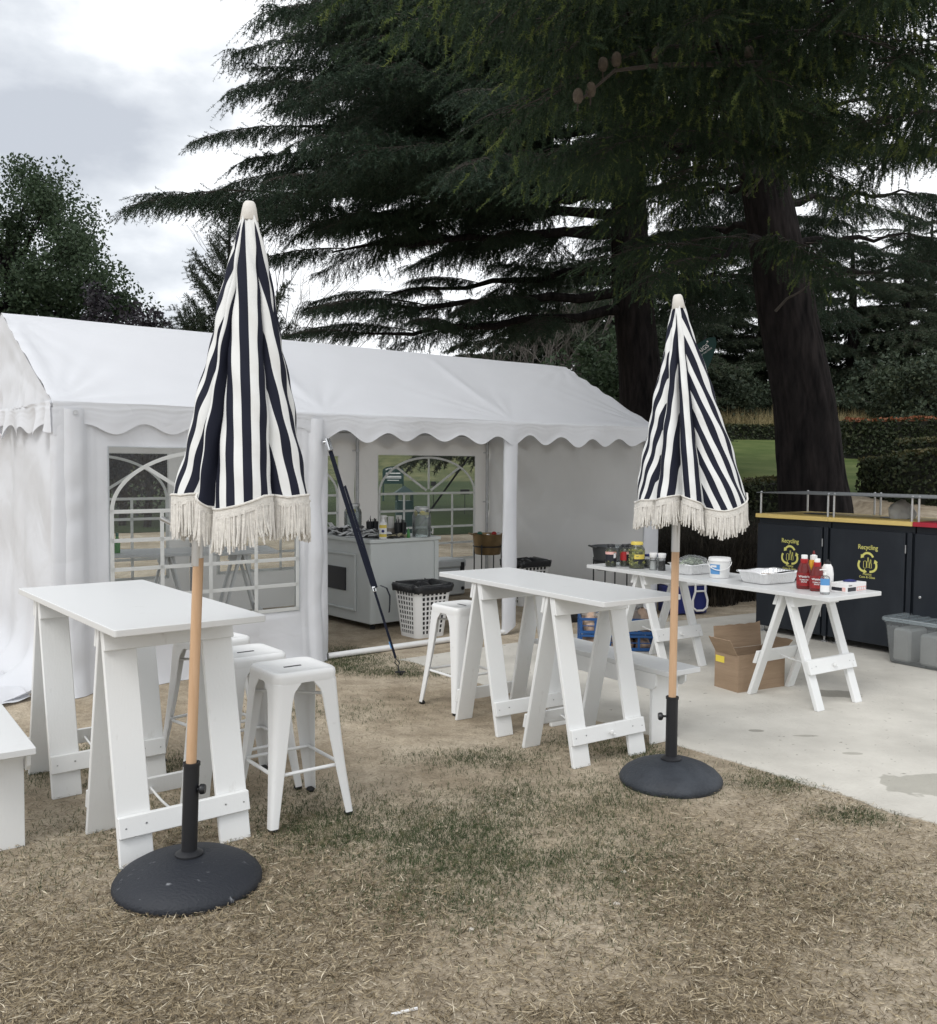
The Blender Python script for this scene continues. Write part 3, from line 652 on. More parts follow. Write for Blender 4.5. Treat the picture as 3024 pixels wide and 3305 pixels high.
# ------------------------------------------------------------------ metal stools
def stool(label, x, y, yaw):
    s_ = thing('stool', label, 'stool', (x, y, 0), yaw, 'white metal bar stools')
    h, a, f = 0.68, 0.152, 0.205
    mb = MB()
    rings = [(a - .004, h - .052), (a + .002, h - .050), (a + .004, h - .022), (a + .001, h - .008), (a - .006, h - .001), (a - .014, h), (a - .024, h - .005), (a * .3, h - .0075)]
    P = []
    for r, z in rings: P.append([(px, py, z) for px, py in rrect(2 * r, 2 * r, min(.045, r * .5), 6)])
    n = len(P[0]); V = [p for q in P for p in q]; F = []
    for i in range(len(P) - 1):
        for k in range(n): F.append((i * n + k, i * n + (k + 1) % n, (i + 1) * n + (k + 1) % n, (i + 1) * n + k))
    F.append(tuple((len(P) - 1) * n + k for k in range(n)))
    mb.add(V, F); seat = mb.build('seat', M['white_steel'], s_, True, 50)
    MB().box((0, 0, h - .0068), (.085, .013, .003)).build('hand_slot', M['black'], seat)
    for i in (-1, 1):
        for j in (-1, 1):
            # channel-shaped leg: rounded corner outside, open inside
            V = []; F = []; secs = 16
            for k in range(secs):
                t = k / (secs - 1); z = (h - .05) * (1 - t) + 0.018 * t
                o_ = (a + .001) * (1 - t) + f * t; o_ += -0.006 * math.sin(PI * t)
                wd = 0.052 * (1 - t) ** 1.15 + 0.036 + .035 * max(0, 1 - t * 9) ** 2; rc = 0.030 * (1 - t) + 0.014 * t
                th = 0.004
                sec = []
                for off in (0.0, th):
                    c = o_ - off; r_ = max(rc - off, .002); w_ = wd
                    line = [(c, c - w_)] + [(c - r_ + r_ * math.cos(R(q)), c - r_ + r_ * math.sin(R(q))) for q in (0, 30, 60, 90)] + [(c - w_, c)]
                    sec.append(line)
                lp = sec[0] + sec[1][::-1]
                V += [(i * px, j * py, z) for px, py in lp]
            m = 12
            for k in range(secs - 1):
                for q in range(m): F.append((k * m + q, k * m + (q + 1) % m, (k + 1) * m + (q + 1) % m, (k + 1) * m + q))
            F += [tuple(range(m)), tuple((secs - 1) * m + q for q in range(m))]
            lg = MB().add(V, F).build('leg', M['white_steel'], s_, True, 35)
            bm = bmesh.new(); bm.from_mesh(lg.data); bmesh.ops.recalc_face_normals(bm, faces=bm.faces); bm.to_mesh(lg.data); bm.free()
            MB().box((i * (f - .019), j * (f - .019), .011), (.036, .036, .022), .008).build('foot', M['rubber'], s_)
    zb = 0.235; c = 0.163
    for s in (-1, 1):
        MB().tube([(-c, s * c, zb), (c, s * c, zb)], .0085, 8).build('crossbar', M['white_steel'], s_, True)
        MB().tube([(s * c, -c, zb - .0), (s * c, c, zb - .0)], .0085, 8).build('crossbar', M['white_steel'], s_, True)
        q = .128; MB().tube([(-q, s * -q, h - .115 + s * .009), (q, s * q, h - .115 + s * .009)], .007, 6).build('brace', M['white_steel'], s_, True)
    return s_
stool('white metal stool at the front of the row, right of the left table', -0.80, 4.25, R(36.7))
stool('white metal stool second in the row, half hidden behind the front stool', -1.09, 4.57, R(38))
stool('white metal stool third in the row, mostly hidden behind the left table', -1.36, 4.95, R(48))
stool('single white metal stool left of the middle table, by the laundry basket', -0.04, 6.167, R(-52.5))

# ------------------------------------------------------------------ closed fringed umbrellas
def stripe_mat():
    m = bpy.data.materials.new('striped_canvas'); m.use_nodes = True; t = m.node_tree; L = t.links; b = t.nodes['Principled BSDF']
    b.inputs['Roughness'].default_value = 0.8; b.inputs['Specular IOR Level'].default_value = 0.2
    uv = t.nodes.new('ShaderNodeUVMap'); uv.uv_map = 'lateral'
    sp = t.nodes.new('ShaderNodeSeparateXYZ'); L.new(uv.outputs[0], sp.inputs[0])
    md = t.nodes.new('ShaderNodeMath'); md.operation = 'FRACT'; L.new(sp.outputs[0], md.inputs[0])
    rp = t.nodes.new('ShaderNodeValToRGB'); rp.color_ramp.interpolation = 'LINEAR'
    el = rp.color_ramp.elements
    el[0].position = 0.0; el[0].color = (.70, .71, .705, 1); el[1].position = 0.47; el[1].color = (.70, .71, .705, 1)
    for p, c in ((0.485, (.012, .014, .026)), (0.985, (.012, .014, .026)), (1.0, (.70, .71, .705))):
        q = el.new(p); q.color = (*c, 1)
    L.new(md.outputs[0], rp.inputs['Fac']); L.new(rp.outputs[0], b.inputs['Base Color'])
    tcn = t.nodes.new('ShaderNodeTexCoord'); nb = t.nodes.new('ShaderNodeTexNoise'); nb.inputs['Scale'].default_value = 14; nb.inputs['Detail'].default_value = 6
    L.new(tcn.outputs['Object'], nb.inputs['Vector'])
    bp = t.nodes.new('ShaderNodeBump'); bp.inputs['Strength'].default_value = 0.25; bp.inputs['Distance'].default_value = 0.012
    L.new(nb.outputs['Fac'], bp.inputs['Height']); L.new(bp.outputs[0], b.inputs['Normal'])
    return m
M['stripe'] = stripe_mat()
def umbrella(label, loc, rb, tube_top, joint, tip, hem_c, hem_r, z_hem, lobes, seed, flen=0.115, worn='base', period=0.074, W=1.25, swirl=0.0, powr=1.0, kside=1):
    u = thing('umbrella', label, 'umbrella', loc, 0.0, 'closed striped umbrellas')
    rgn = random.Random(seed); nr = np.random.RandomState(seed)
    # stand
    MB().lathe([(0, 0), (rb * .985, 0), (rb, .010), (rb, .024), (rb * .975, .036), (rb * .90, .056), (rb * .76, .078), (rb * .55, .098), (.09, .112), (.055, .115), (.045, .114)], 64).build('stand_base', M[worn], u, True, 30)
    J = Vector(joint); lean = Matrix.Identity(4); lean[0][2] = J.x / J.z; lean[1][2] = J.y / J.z
    MB().lathe([(.045, .105), (.052, .110), (.052, .122), (.038, .131), (.0295, .134), (.0295, tube_top - .012), (.0325, tube_top - .012), (.0325, tube_top), (.022, tube_top)], 24, cap=None, T=lean).build('stand_tube', M['black_metal'], u, True, 35)
    kn = MB(); kn.tube([(-.028, -.004, tube_top - .10), (-.052, -.006, tube_top - .10)], .006, 8)
    kn.lathe([(0, -.011), (.017, -.011), (.020, -.004), (.020, .006), (.014, .011), (0, .011)], 10, T=Matrix.Translation((-.058, -.006, tube_top - .10)) @ Matrix.Rotation(PI / 2, 4, 'Y'))
    [None]; kn.v = [(p[0] * kside, p[1], p[2]) for p in kn.v]; kn.build('clamp_knob', M['black'], u, True)
    J = Vector(joint); T_ = Vector(tip)
    MB().tube([(0, 0, .11), (J.x, J.y, J.z - .10)], .0195, 16).build('pole', M['wood'], u, True)
    d0 = Vector((J.x, J.y, J.z - .1)).normalized()
    MB().tube([J - d0 * .13, J + d0 * .02], .0215, 16).build('pole_joint', M['steel'], u, True)
    MB().tube([J, T_ - Vector((0, 0, .03))], .016, 10).build('upper_pole', M['steel'], u, True)
    # canopy
    nl, ns = 26, 64; H = Vector(hem_c); rows = []; uvs = []; hem = []; cols = []
    s_arr = np.linspace(0, 1, ns); z0 = T_.z - 0.045
    hz = []
    for (a0, a1, ga, gb, k, dep) in lobes: hz += [k * (q / nl - .5) for q in range(nl)]
    hz = np.array(hz); hz = sum(np.roll(hz, j) for j in range(-5, 6)) / 11.0; ci = -1
    for (a0, a1, ga, gb, k, dep) in lobes:
        for q in range(nl):
            t = q / nl; ci += 1
            ang = R(a0 + (a1 - a0) * t); bul = math.sin(PI * max(t, 1e-4)) ** 0.42
            col = []; uc = []
            for s in s_arr:
                zl = z_hem + hz[ci] + 0.015 * math.sin(ang * 3 + seed)
                z = z0 + (zl - z0) * s
                dd = dep * min(1, s * 2.2)
                r = 0.025 + (hem_r - 0.025) * s ** powr
                r *= (1 - dd + dd * bul) * (1 + 0.03 * math.sin(ang * 5 + s * 6 + seed) * s)
                if t < .12 or t > .9: r *= 1 - .05 * dd
                an = ang + swirl * s
                f = (z - T_.z) / (H.z - T_.z)
                cx = T_.x + (H.x - T_.x) * f; cy = T_.y + (H.y - T_.y) * f
                wv = 0.004 * math.sin(z * 17 + ang * 4) + .003 * math.sin(z * 41 + ang * 9)
                col.append((cx + (r + wv) * math.cos(an), cy + (r + wv) * math.sin(an), z))
            cols.append(col); uvs.append((ga, gb, t, abs(R(a1 - a0)) * hem_r * W))
    n = len(cols); P = np.array(cols)
    I = np.arange(n * ns).reshape(n, ns)
    F = []; UV = []
    for i in range(n):
        j = (i + 1) % n; ga, gb, t, wl = uvs[i]; t2 = t + 1 / nl
        for k in range(ns - 1):
            F.append((I[i, k], I[j, k], I[j, k + 1], I[i, k + 1]))
            for (tt, ss) in ((t, s_arr[k]), (t2, s_arr[k]), (t2, s_arr[k + 1]), (t, s_arr[k + 1])):
                UV.append((5.25 + (-ga / (ga + gb) + tt) * wl * (ss * .93 + .07) / period, ss))
    me = np_mesh('canopy', P.reshape(-1, 3), np.array(F), True)
    lay = me.uv_layers.new(name='lateral'); lay.data.foreach_set('uv', np.array(UV, dtype=np.float32).ravel())
    can = link('canopy', me, M['stripe'], u)
    # trim band and fringe
    hemp = P[:, -1, :]; cen = np.array([H.x, H.y, 0])
    mb = MB(); A = []; B = []
    for i in list(range(n)) + [0]:
        p = hemp[i]; o = np.array([p[0] - cen[0], p[1] - cen[1], 0]); o /= np.linalg.norm(o) + 1e-9
        A.append(tuple(p + o * .004 + [0, 0, .012])); B.append(tuple(p + o * .005 - [0, 0, .022]))
    mb.strip(A, B); C2 = [tuple(np.array(a) + [0, 0, .0]) for a in A]
    mb.tube(A[:-1], .0045, 6, closed=True)
    mb.build('trim', M['fringe'], can, True)
    mb = MB(); seg = np.linalg.norm(np.roll(hemp, -1, 0) - hemp, axis=1)
    for i in range(n):
        m = max(1, int(round(seg[i] / 0.0042)))
        for q in range(m):
            p = hemp[i] + (hemp[(i + 1) % n] - hemp[i]) * ((q + rgn.random()) / m)
            o = np.array([p[0] - cen[0], p[1] - cen[1], 0]); o /= np.linalg.norm(o) + 1e-9
            tn = np.array([-o[1], o[0], 0]); L_ = flen * rgn.uniform(.82, 1.08)
            sw = rgn.gauss(0, .007); ou = rgn.uniform(-.006, .008); ins = rgn.uniform(-.004, .004)
            pts = [tuple(p + o * (ins + ou * t * t) + tn * sw * t * t + np.array([0, 0, -.012 - L_ * t])) for t in (0, .33, .66, 1)]
            mb.tube(pts, [.0040, .0046, .0044, .0030], 5, cap=False)
    mb.build('fringe', M['fringe'], can, True)
    ax = (T_ - H).normalized()
    MB().lathe([(.031, -.060), (.033, -.057), (.026, -.015), (.022, .002), (.016, .010), (0, .012)], 20, cap=None, T=Matrix.Translation(T_) @ Vector((0, 0, 1)).rotation_difference(ax).to_matrix().to_4x4()).build('cap', M['cap'], u, True, 50)
    return u
u1 = umbrella('left striped umbrella, closed, tilted, in front of the tent window', (-1.055, 3.49, 0), 0.275, 0.47,
         (0.048, 0.0, 1.345), (0.245, 0.0, 2.545), (0.222, 0.0, 1.46), 0.25, 1.458,
         [(178, 234, .25, .85, -.0, .26), (234, 249, .1, .3, -.06, .45), (249, 314, .75, .35, .065, .26), (314, 362, .8, .2, .02, .30), (2, 62, .5, .5, .0, .4), (62, 120, .5, .5, .03, .4), (120, 178, .3, .7, -.02, .35)], 3, worn='base_worn', flen=.128, kside=-1, powr=.88)
MB().tube([(.03, -.02, 1.335), (-.075, -.05, 1.395)], .009, 10).build('tilt_lever', M['steel'], u1, True)
umbrella('right striped umbrella, closed and upright, in front of the recycling bins', (1.035, 4.69, 0), 0.257, 0.436,
         (0.004, 0.0, 1.30), (-0.008, 0.0, 2.435), (0.08, 0.0, 1.43), 0.29, 1.42,
         [(150, 214, .25, .95, .02, .22), (214, 243, .15, .85, .03, .36), (243, 272, .55, .45, -.03, .42), (272, 352, 1.05, .15, .10, .24), (-8, 50, .7, .3, .0, .35), (50, 100, .5, .5, .0, .35), (100, 150, .3, .7, .0, .35)], 8, flen=.11, powr=.97)
# ------------------------------------------------------------------ recycling bin enclosures
M['bin'] = mat('bin_panel', (0.011, 0.015, 0.022), 0.5, spec=.4, col2=(0.026, 0.032, 0.040), vscale=5, sharp=(.45, .9), stretch=(1, 1, .3), detail=9, bump=0.03, bscale=120)
M['bin_yellow'] = mat('bin_yellow', (0.74, 0.55, 0.19), 0.5, var=0.06, vscale=5)
M['bin_red'] = mat('bin_red', (0.40, 0.016, 0.035), 0.45, var=0.06, vscale=5)
M['print_yellow'] = mat('print_yellow', (0.74, 0.70, 0.20), 0.6)
M['roof_sheet'] = mat('roof_sheet', (0.16, 0.17, 0.175), 0.45, 0.5, var=0.1)
def bin_unit(label, k, cap_m, sign):
    a = R(-54.8); w = 0.789
    u = thing('recycling_bin', label, 'bin', (2.786 + math.cos(a) * w * k, 9.076 + math.sin(a) * w * k, SZ), a, 'row of bin enclosures')
    D, h = 0.80, 1.105
    MB().box((w / 2, .03 + D / 2, (h + .06) / 2), (w - .012, D - .03, h - .06), .004).build('cabinet', M['bin'], u)
    door = MB().box((w / 2 - .03, .022, .555), (w - .085, .024, h - .12), .004).build('door', M['bin'], u)
    MB().box((w - .035, .024, .555), (.042, .020, h - .115), .003).build('door_post', M['bin'], u)
    for z in (.27, .91): MB().tube([(w - .062, .004, z - .035), (w - .062, .004, z + .035)], .0055, 8).build('hinge', M['steel'], door, True)
    MB().lathe([(0, 0), (.012, 0), (.012, .008), (.006, .010), (0, .010)], 12, T=Matrix.Translation((.075, .010, .52)) @ Matrix.Rotation(PI / 2, 4, 'X')).build('lock', M['chrome'], door, True)
    for x in (.06, w - .06):
        for y in (.07, D - .06): MB().lathe([(.03, 0), (.03, .012), (.011, .018), (.011, .062), (0, .062)], 10, (x, y, 0)).build('foot', M['steel'], u, True)
    top_ = MB().box((w / 2, D / 2, h + .019), (w - .003, D + .03, .038), .003).build('lid_slab', cap_m, u)
    MB().lathe([(.15, .0005), (.15, .004), (.137, .0045), (.13, .002), (0, .002)], 32, (w * .5, D * .55, h + .038), sy=.9).build('opening', M['black'], top_, True)
    for x in (.03, w - .03):
        for y in (.03, D - .03):
            MB().tube([(x, y, h + .037), (x, y, h + .237)], .0095, 10).build('post', M['steel'], u, True)
            MB().lathe([(.011, 0), (.011, .006), (.006, .010), (0, .010)], 10, (x, y, h + .2435)).build('bolt', M['steel'], u, True)
    MB().box((w / 2, D / 2, h + .239), (w - .006, D + .02, .008), .002).build('roof_sheet', M['roof_sheet'], u)
    if sign:
        cx, cz = w * .485, .765
        F_ = Matrix(((1, 0, 0, cx), (0, 0, 1, .0085), (0, 1, 0, cz), (0, 0, 0, 1)))
        F_ = Matrix.Translation((cx, .0088, cz)) @ Matrix.Rotation(PI / 2, 4, 'X')
        text_part('lettering', 'Recycling', .058, M['print_yellow'], door, F_ @ Matrix.Translation((0, .116, 0)), bold=.0004, sx=.86)
        text_part('lettering', 'Plastics', .028, M['print_yellow'], door, F_ @ Matrix.Translation((0, -.108, 0)), bold=0.0)
        text_part('lettering', 'Cans & Glass', .028, M['print_yellow'], door, F_ @ Matrix.Translation((0, -.134, 0)), bold=0.0)
        # three chasing arrows on a rounded triangle
        def ring(t):           # t in [0,3): along a rounded triangle
            a_ = 2 * PI * t / 3 + PI / 2; r = .083 * (1 - .10 * math.cos(3 * (a_ - PI / 2) + PI) * 1.0)
            return Vector((r * math.cos(a_) * .98, r * math.sin(a_) * .98 - .004))
        for k_ in range(3):
            lo = []; hi = []; N = 14; t0, t1 = k_ - .36, k_ + .30
            for i in range(N + 1):
                t = t0 + (t1 - t0) * i / N; p = ring(t); q = (ring(t + .01) - ring(t - .01)).normalized(); nn = Vector((-q.y, q.x))
                lo.append(p - nn * .0095); hi.append(p + nn * .0095)
            pe = ring(t1); qe = (ring(t1 + .01) - ring(t1 - .01)).normalized(); ne = Vector((-qe.y, qe.x))
            V = [(p.x, p.y, 0) for p in lo] + [(p.x, p.y, 0) for p in hi]; n = N + 1
            F = [(i, i + 1, n + i + 1, n + i) for i in range(N)]
            hd = [pe + ne * .021, pe - ne * .021, pe + qe * .030]; V += [(p.x, p.y, .0) for p in hd]; F.append((2 * n, 2 * n + 1, 2 * n + 2))
            V2 = [(x, y, .0006) for x, y, z in V]
            MB().add(V2, F, F_).build('arrow', M['print_yellow'], door)
        def outline(pts, r=.0022): 
            return MB().tube([(p[0], p[1], .001) for p in pts], r, 4, closed=True, T=F_)
        bot = [(-.004, -.040), (-.004, .005), (.002, .020), (.002, .046), (.010, .046), (.010, .020), (.016, .005), (.016, -.040)]
        outline(bot).build('bottle_outline', M['print_yellow'], door)
        outline([(.022, -.044), (.022, -.010), (.026, .002), (.026, .030), (.033, .030), (.033, .002), (.038, -.010), (.038, -.044)]).build('bottle_outline', M['print_yellow'], door)
        outline([(-.036, -.044), (-.036, .010), (-.022, .016), (-.010, .010), (-.010, -.044), (-.022, -.050)]).build('can_outline', M['print_yellow'], door)
    return u
bin_unit('dark recycling bin enclosure with yellow edge, leftmost of the row', 0, M['bin_yellow'], True)
bin_unit('dark recycling bin enclosure with yellow edge, a crumpled bag on top', 1, M['bin_yellow'], True)
bin_unit('dark bin enclosure with red top edge at the right border', 2, M['bin_red'], False)
def blob(name, label, cat, loc, r, h, m, seed, amp=.25, sx=1, sy=1, top=1.0, n=40, k=22, rotz=0, freq=1.8):
    th = np.linspace(0, 2 * PI, n, endpoint=False); v = np.linspace(0, 1, k); T_, Vv = np.meshgrid(th, v, indexing='ij')
    prof = np.sqrt(np.clip(1 - (Vv * top) ** 2.2, 0, 1)) * (0.9 + .1 * np.sin(Vv * 5))
    x = np.cos(T_); y = np.sin(T_); nz = snoise(np.stack([x * prof, y * prof, Vv * 1.4], -1), seed, 4, freq)
    rr = prof * (1 + amp * nz)
    P = np.stack([x * rr * r * sx, y * rr * r * sy, h * Vv * (1 + .1 * nz * (Vv > .05))], -1)
    P = np.concatenate([P, P[:1]], 0); V, F = grid_mesh(P)
    o = link(name, np_mesh(name, V, F, True), m); o.location = loc; o.rotation_euler = (0, 0, rotz)
    return tag(o, label, cat) if label else o
M['bag'] = mat('grey_bag', (0.62, 0.63, 0.62), 0.4, bump=.4, bscale=14, transl=.2)
a = R(-54.8); bx, by = 2.786 + math.cos(a) * .789 * 1.57 + -math.sin(a) * .40, 9.076 + math.sin(a) * .789 * 1.57 + math.cos(a) * .40
blob('plastic_bag', 'crumpled pale grey plastic bag under the roof of the second bin', 'bag', (bx, by, 1.144 + SZ), .11, .175, M['bag'], 5, .16, 1.1, .8)

# ------------------------------------------------------------------ cardboard box, clear tub
M['card'] = mat('cardboard', (0.285, 0.20, 0.13), 0.85, col2=(0.36, 0.26, 0.175), vscale=3, bump=.15, bscale=9, stretch=(1, 1, 8))
M['label_yellow'] = mat('label_yellow', (0.78, 0.62, 0.08), 0.6)
cb = thing('cardboard_box', 'open brown cardboard box with yellow label under the long table', 'box', (1.906, 6.541, SZ), R(28.4))
Lb, Db, Hb, tk = .455, .235, .262, .006
for nm, c, d in (('side', (Lb / 2, tk / 2, Hb / 2), (Lb, tk, Hb)), ('side', (Lb / 2, Db - tk / 2, Hb / 2), (Lb, tk, Hb)),
                 ('side', (tk / 2, Db / 2, Hb / 2), (tk, Db - 2 * tk - .001, Hb)), ('side', (Lb - tk / 2, Db / 2, Hb / 2), (tk, Db - 2 * tk - .001, Hb)), ('bottom', (Lb / 2, Db / 2, .004), (Lb - .02, Db - .02, .006))):
    MB().box(c, d).build(nm, M['card'], cb)
def flap(T, L, W, m='card', rag=.004):
    rr = random.Random(int(L * 1000 + W * 77)); n = 9
    pts = [(0, 0)] + [(L, 0)] + [(L - (L) * i / n, W + rr.uniform(-rag, rag)) for i in range(n + 1)]
    mb = MB(); mb.prism(pts, -tk / 2, tk / 2, T); o = mb.build('flap', M[m], cb)
    bm = bmesh.new(); bm.from_mesh(o.data); bmesh.ops.recalc_face_normals(bm, faces=bm.faces); bm.to_mesh(o.data); bm.free()
flap(Matrix.Translation((0.0, Db, Hb + .002)) @ Matrix.Rotation(R(84), 4, 'X'), Lb, .17, rag=.008)
flap(Matrix.Translation((Lb + .001, 0.01, Hb)) @ Matrix.Rotation(R(90), 4, 'Z') @ Matrix.Rotation(R(-38), 4, 'X'), Db - .02, .0 - .11)
flap(Matrix.Translation((-.002, Db - .01, Hb)) @ Matrix.Rotation(R(-90), 4, 'Z') @ Matrix.Rotation(R(-58), 4, 'X'), Db - .02, -.13)
flap(Matrix.Translation((0.07, tk + .003, Hb - .004)) @ Matrix.Rotation(R(-78), 4, 'X'), Lb - .09, .12)
MB().box((-.0015, Db * .77, Hb - .052), (.002, .085, .046)).build('sticker', M['label_yellow'], cb)
ct = thing('storage_tub', 'clear plastic lidded storage tub with grey parcels at the right border', 'storage tub', (3.392, 7.63, SZ), R(-55))
Lt, Dt, Ht = .78, .44, .36
def shell(rings, closed_bottom=True):
    n = len(rings[0]); V = [p for q in rings for p in q]; F = []
    for i in range(len(rings) - 1):
        for k in range(n): F.append((i * n + k, i * n + (k + 1) % n, (i + 1) * n + (k + 1) % n, (i + 1) * n + k))
    if closed_bottom: F.append(tuple(range(n))[::-1])
    return V, F
def rr_ring(cx, cy, L, W, r, z, n=4): return [(cx + x, cy + y, z) for x, y in rrect(L, W, r, n)]
V, F = shell([rr_ring(Lt / 2, Dt / 2, Lt - .09, Dt - .09, .04, .004), rr_ring(Lt / 2, Dt / 2, Lt - .07, Dt - .07, .05, .015), rr_ring(Lt / 2, Dt / 2, Lt - .01, Dt - .01, .05, Ht - .03), rr_ring(Lt / 2, Dt / 2, Lt + .005, Dt + .005, .05, Ht - .028), rr_ring(Lt / 2, Dt / 2, Lt + .005, Dt + .005, .05, Ht)])
MB().add(V, F).build('tub', M['clear_plastic'], ct, True, 40)
V, F = shell([rr_ring(Lt / 2, Dt / 2, Lt + .03, Dt + .03, .05, Ht - .012), rr_ring(Lt / 2, Dt / 2, Lt + .034, Dt + .034, .05, Ht + .006), rr_ring(Lt / 2, Dt / 2, Lt + .02, Dt + .02, .05, Ht + .018), rr_ring(Lt / 2, Dt / 2, Lt - .05, Dt - .05, .04, Ht + .016), rr_ring(Lt / 2, Dt / 2, Lt - .06, Dt - .06, .04, Ht + .004)], False)
F.append(tuple(range(len(V) - 24, len(V)))) if False else None
nn = len(rrect(1, 1, .1, 4)); F.append(tuple(len(V) - nn + i for i in range(nn)))
M['lid'] = thin_clear('lid_plastic', tint=(.80, .87, .90), haze=.3, rough=.15, hazecol=(.6, .68, .72))
lid = MB().add(V, F).build('lid', M['lid'], ct, True, 40)
for i in range(7): MB().box((.11 + i * .093, Dt / 2, Ht + .009), (.02, Dt - .12, .008), .002).build('lid_rib', M['lid'], lid)
M['parcel'] = mat('grey_parcel', (0.46, 0.45, 0.43), 0.45, var=.12, vscale=4, bump=.3, bscale=9)
for i, (x, wd, hh) in enumerate(((.13, .15, .27), (.36, .16, .25), (.55, .17, .25))):
    pk = MB().box((0, 0, hh / 2), (wd, .26, hh), .018).build('parcel', M['parcel']); pk.parent = None
    T = Matrix.Translation((3.392, 7.63, SZ + .016)) @ Matrix.Rotation(R(-55), 4, 'Z') @ Matrix.Translation((x, Dt * .45, 0)); pk.matrix_world = T
    tag(pk, ('grey wrapped parcel nearest the left side inside the clear tub', 'grey wrapped parcel in the middle of the clear tub', 'grey wrapped parcel at the right border inside the clear tub')[i], 'parcel', 'parcels in the clear tub')

# ------------------------------------------------------------------ things on the long table
TZ = 0.762 + SZ + .0005
M['pickle'] = mat('pickle_brine', (0.045, 0.055, 0.008), 0.35, col2=(0.14, 0.14, 0.03), vscale=22)
M['pickle_dark'] = mat('dark_brine', (0.012, 0.014, 0.006), 0.35, col2=(0.06, 0.065, 0.025), vscale=20)
M['slice'] = mat('pickle_slice', (0.22, 0.24, 0.05), 0.4, col2=(0.36, 0.36, 0.13), vscale=40)
M['slice_dark'] = mat('pickle_slice_dark', (0.07, 0.085, 0.025), 0.4, col2=(0.22, 0.23, 0.11), vscale=40)
M['lab_black'] = mat('label_black', (0.012, 0.014, 0.022), 0.5)
M['lab_pink'] = mat('label_pink', (0.72, 0.30, 0.28), 0.5, col2=(.8, .6, .55), vscale=60)
M['lab_red'] = mat('label_red', (0.40, 0.02, 0.022), 0.5)
M['lab_white'] = mat('label_white', (0.78, 0.78, 0.78), 0.5)
M['lab_blue'] = mat('label_blue', (0.10, 0.29, 0.58), 0.5)
M['cap_yellow'] = mat('cap_yellow', (0.70, 0.55, 0.10), 0.4)
M['white_plastic'] = mat('white_plastic', (0.80, 0.80, 0.79), 0.35)
M['salt'] = mat('salt', (0.78, 0.77, 0.75), 0.8, bump=.3, bscale=300)
M['pepper'] = mat('peppercorn', (0.012, 0.011, 0.010), 0.7, bump=.5, bscale=220)
M['foil'] = mat('aluminium_foil', (0.86, 0.86, 0.86), 0.30, 0.75, bump=.25, bscale=24)
M['ketchup'] = mat('tomato_sauce', (0.13, 0.010, 0.009), 0.25, var=.3, vscale=20)
M['mustard'] = mat('mustard', (0.68, 0.36, 0.02), 0.35)
M['blue_rag'] = mat('blue_rag', (0.012, 0.02, 0.13), 0.6)
CAMV = Vector((0, 0, 1.6))
def facing(x, y): return math.atan2(-y, -x)            # yaw whose local +x looks back at the viewer
def band(mb, r, z0, z1, a0, a1, off=.0012, n=14):
    A = [((r + off) * math.cos(R(a0 + (a1 - a0) * i / n)), (r + off) * math.sin(R(a0 + (a1 - a0) * i / n)), z0) for i in range(n + 1)]
    B = [(p[0], p[1], z1) for p in A]; return mb.strip(A, B)
def jar(label, x, y, r, h, capm, fill, sl, bands, seed, n_sl=26):
    j = thing('pickle_jar', label, 'jar', (x, y, TZ), facing(x, y), 'pickle jars')
    prof = [(0, .001), (r * .93, .001), (r, .012), (r, h * .66), (r * .93, h * .76), (r * .68, h * .86), (r * .66, h * .90)]
    MB().lathe(prof, 28).build('glass', M['glass'], j, True, 60)
    MB().lathe([(0, .006), (r * .88, .006), (r * .93, .018), (r * .93, h * .64), (r * .85, h * .74), (r * .6, h * .82), (0, h * .82)], 24).build('brine', M[fill], j, True, 60)
    rr = random.Random(seed)
    for i in range(n_sl):
        t = rr.uniform(-75, 75); z = rr.uniform(.03, h * .72); rs = r * rr.uniform(.18, .30)
        T = Matrix.Rotation(R(t), 4, 'Z') @ Matrix.Translation((r * .925, 0, z)) @ Matrix.Rotation(R(rr.uniform(-50, 50)), 4, 'Y') @ Matrix.Rotation(PI / 2, 4, 'Y')
        MB().lathe([(0, -.002), (rs, -.002), (rs, .002), (rs * .8, .0026), (0, .0022)], 10, T=T, sx=1, sy=rr.uniform(.6, 1)).build('pickle_slice', M[sl], j, True)
    MB().lathe([(r * .74, h * .885), (r * .76, h * .89), (r * .76, h * .985), (r * .72, h), (0, h)], 28).build('lid', M[capm], j, True, 40)
    for (z0, z1, a0, a1, mm, off) in bands:
        mb = MB(); band(mb, r, h * z0, h * z1, a0, a1, off); mb.build('paper_label', M[mm], j, True)
    return j
jar('pickle jar with black lid and pink and black label, leftmost on the long table', 1.175, 7.70, .045, .185, 'black', 'pickle_dark', 'slice_dark',
    [(.24, .56, -80, 80, 'lab_black', .0012), (.56, .68, -80, 80, 'lab_pink', .0012), (.40, .62, 28, 62, 'lab_white', .002)], 2, 18)
jar('pickle jar with black lid and red label, behind the big yellow-lidded jar', 1.300, 7.73, .044, .183, 'black', 'pickle_dark', 'slice_dark',
    [(.28, .68, -80, 10, 'lab_red', .0012), (.28, .56, 10, 80, 'lab_black', .0012), (.56, .68, 10, 80, 'lab_pink', .0012)], 3, 18)
jar('big jar of sliced gherkins with yellow lid and yellow label', 1.368, 7.59, .064, .216, 'cap_yellow', 'pickle', 'slice',
    [(.37, .54, -18, 70, 'cap_yellow', .0012), (.20, .36, -18, 70, 'lab_black', .0012)], 4, 40)
gj = thing('glass_jar', 'empty clear glass jar between the two black-lidded pickle jars', 'jar', (1.235, 7.80, TZ), 0)
MB().lathe([(0, .001), (.036, .001), (.04, .01), (.04, .13), (.034, .145), (.034, .16)], 22).build('glass', M['glass'], gj, True, 60)
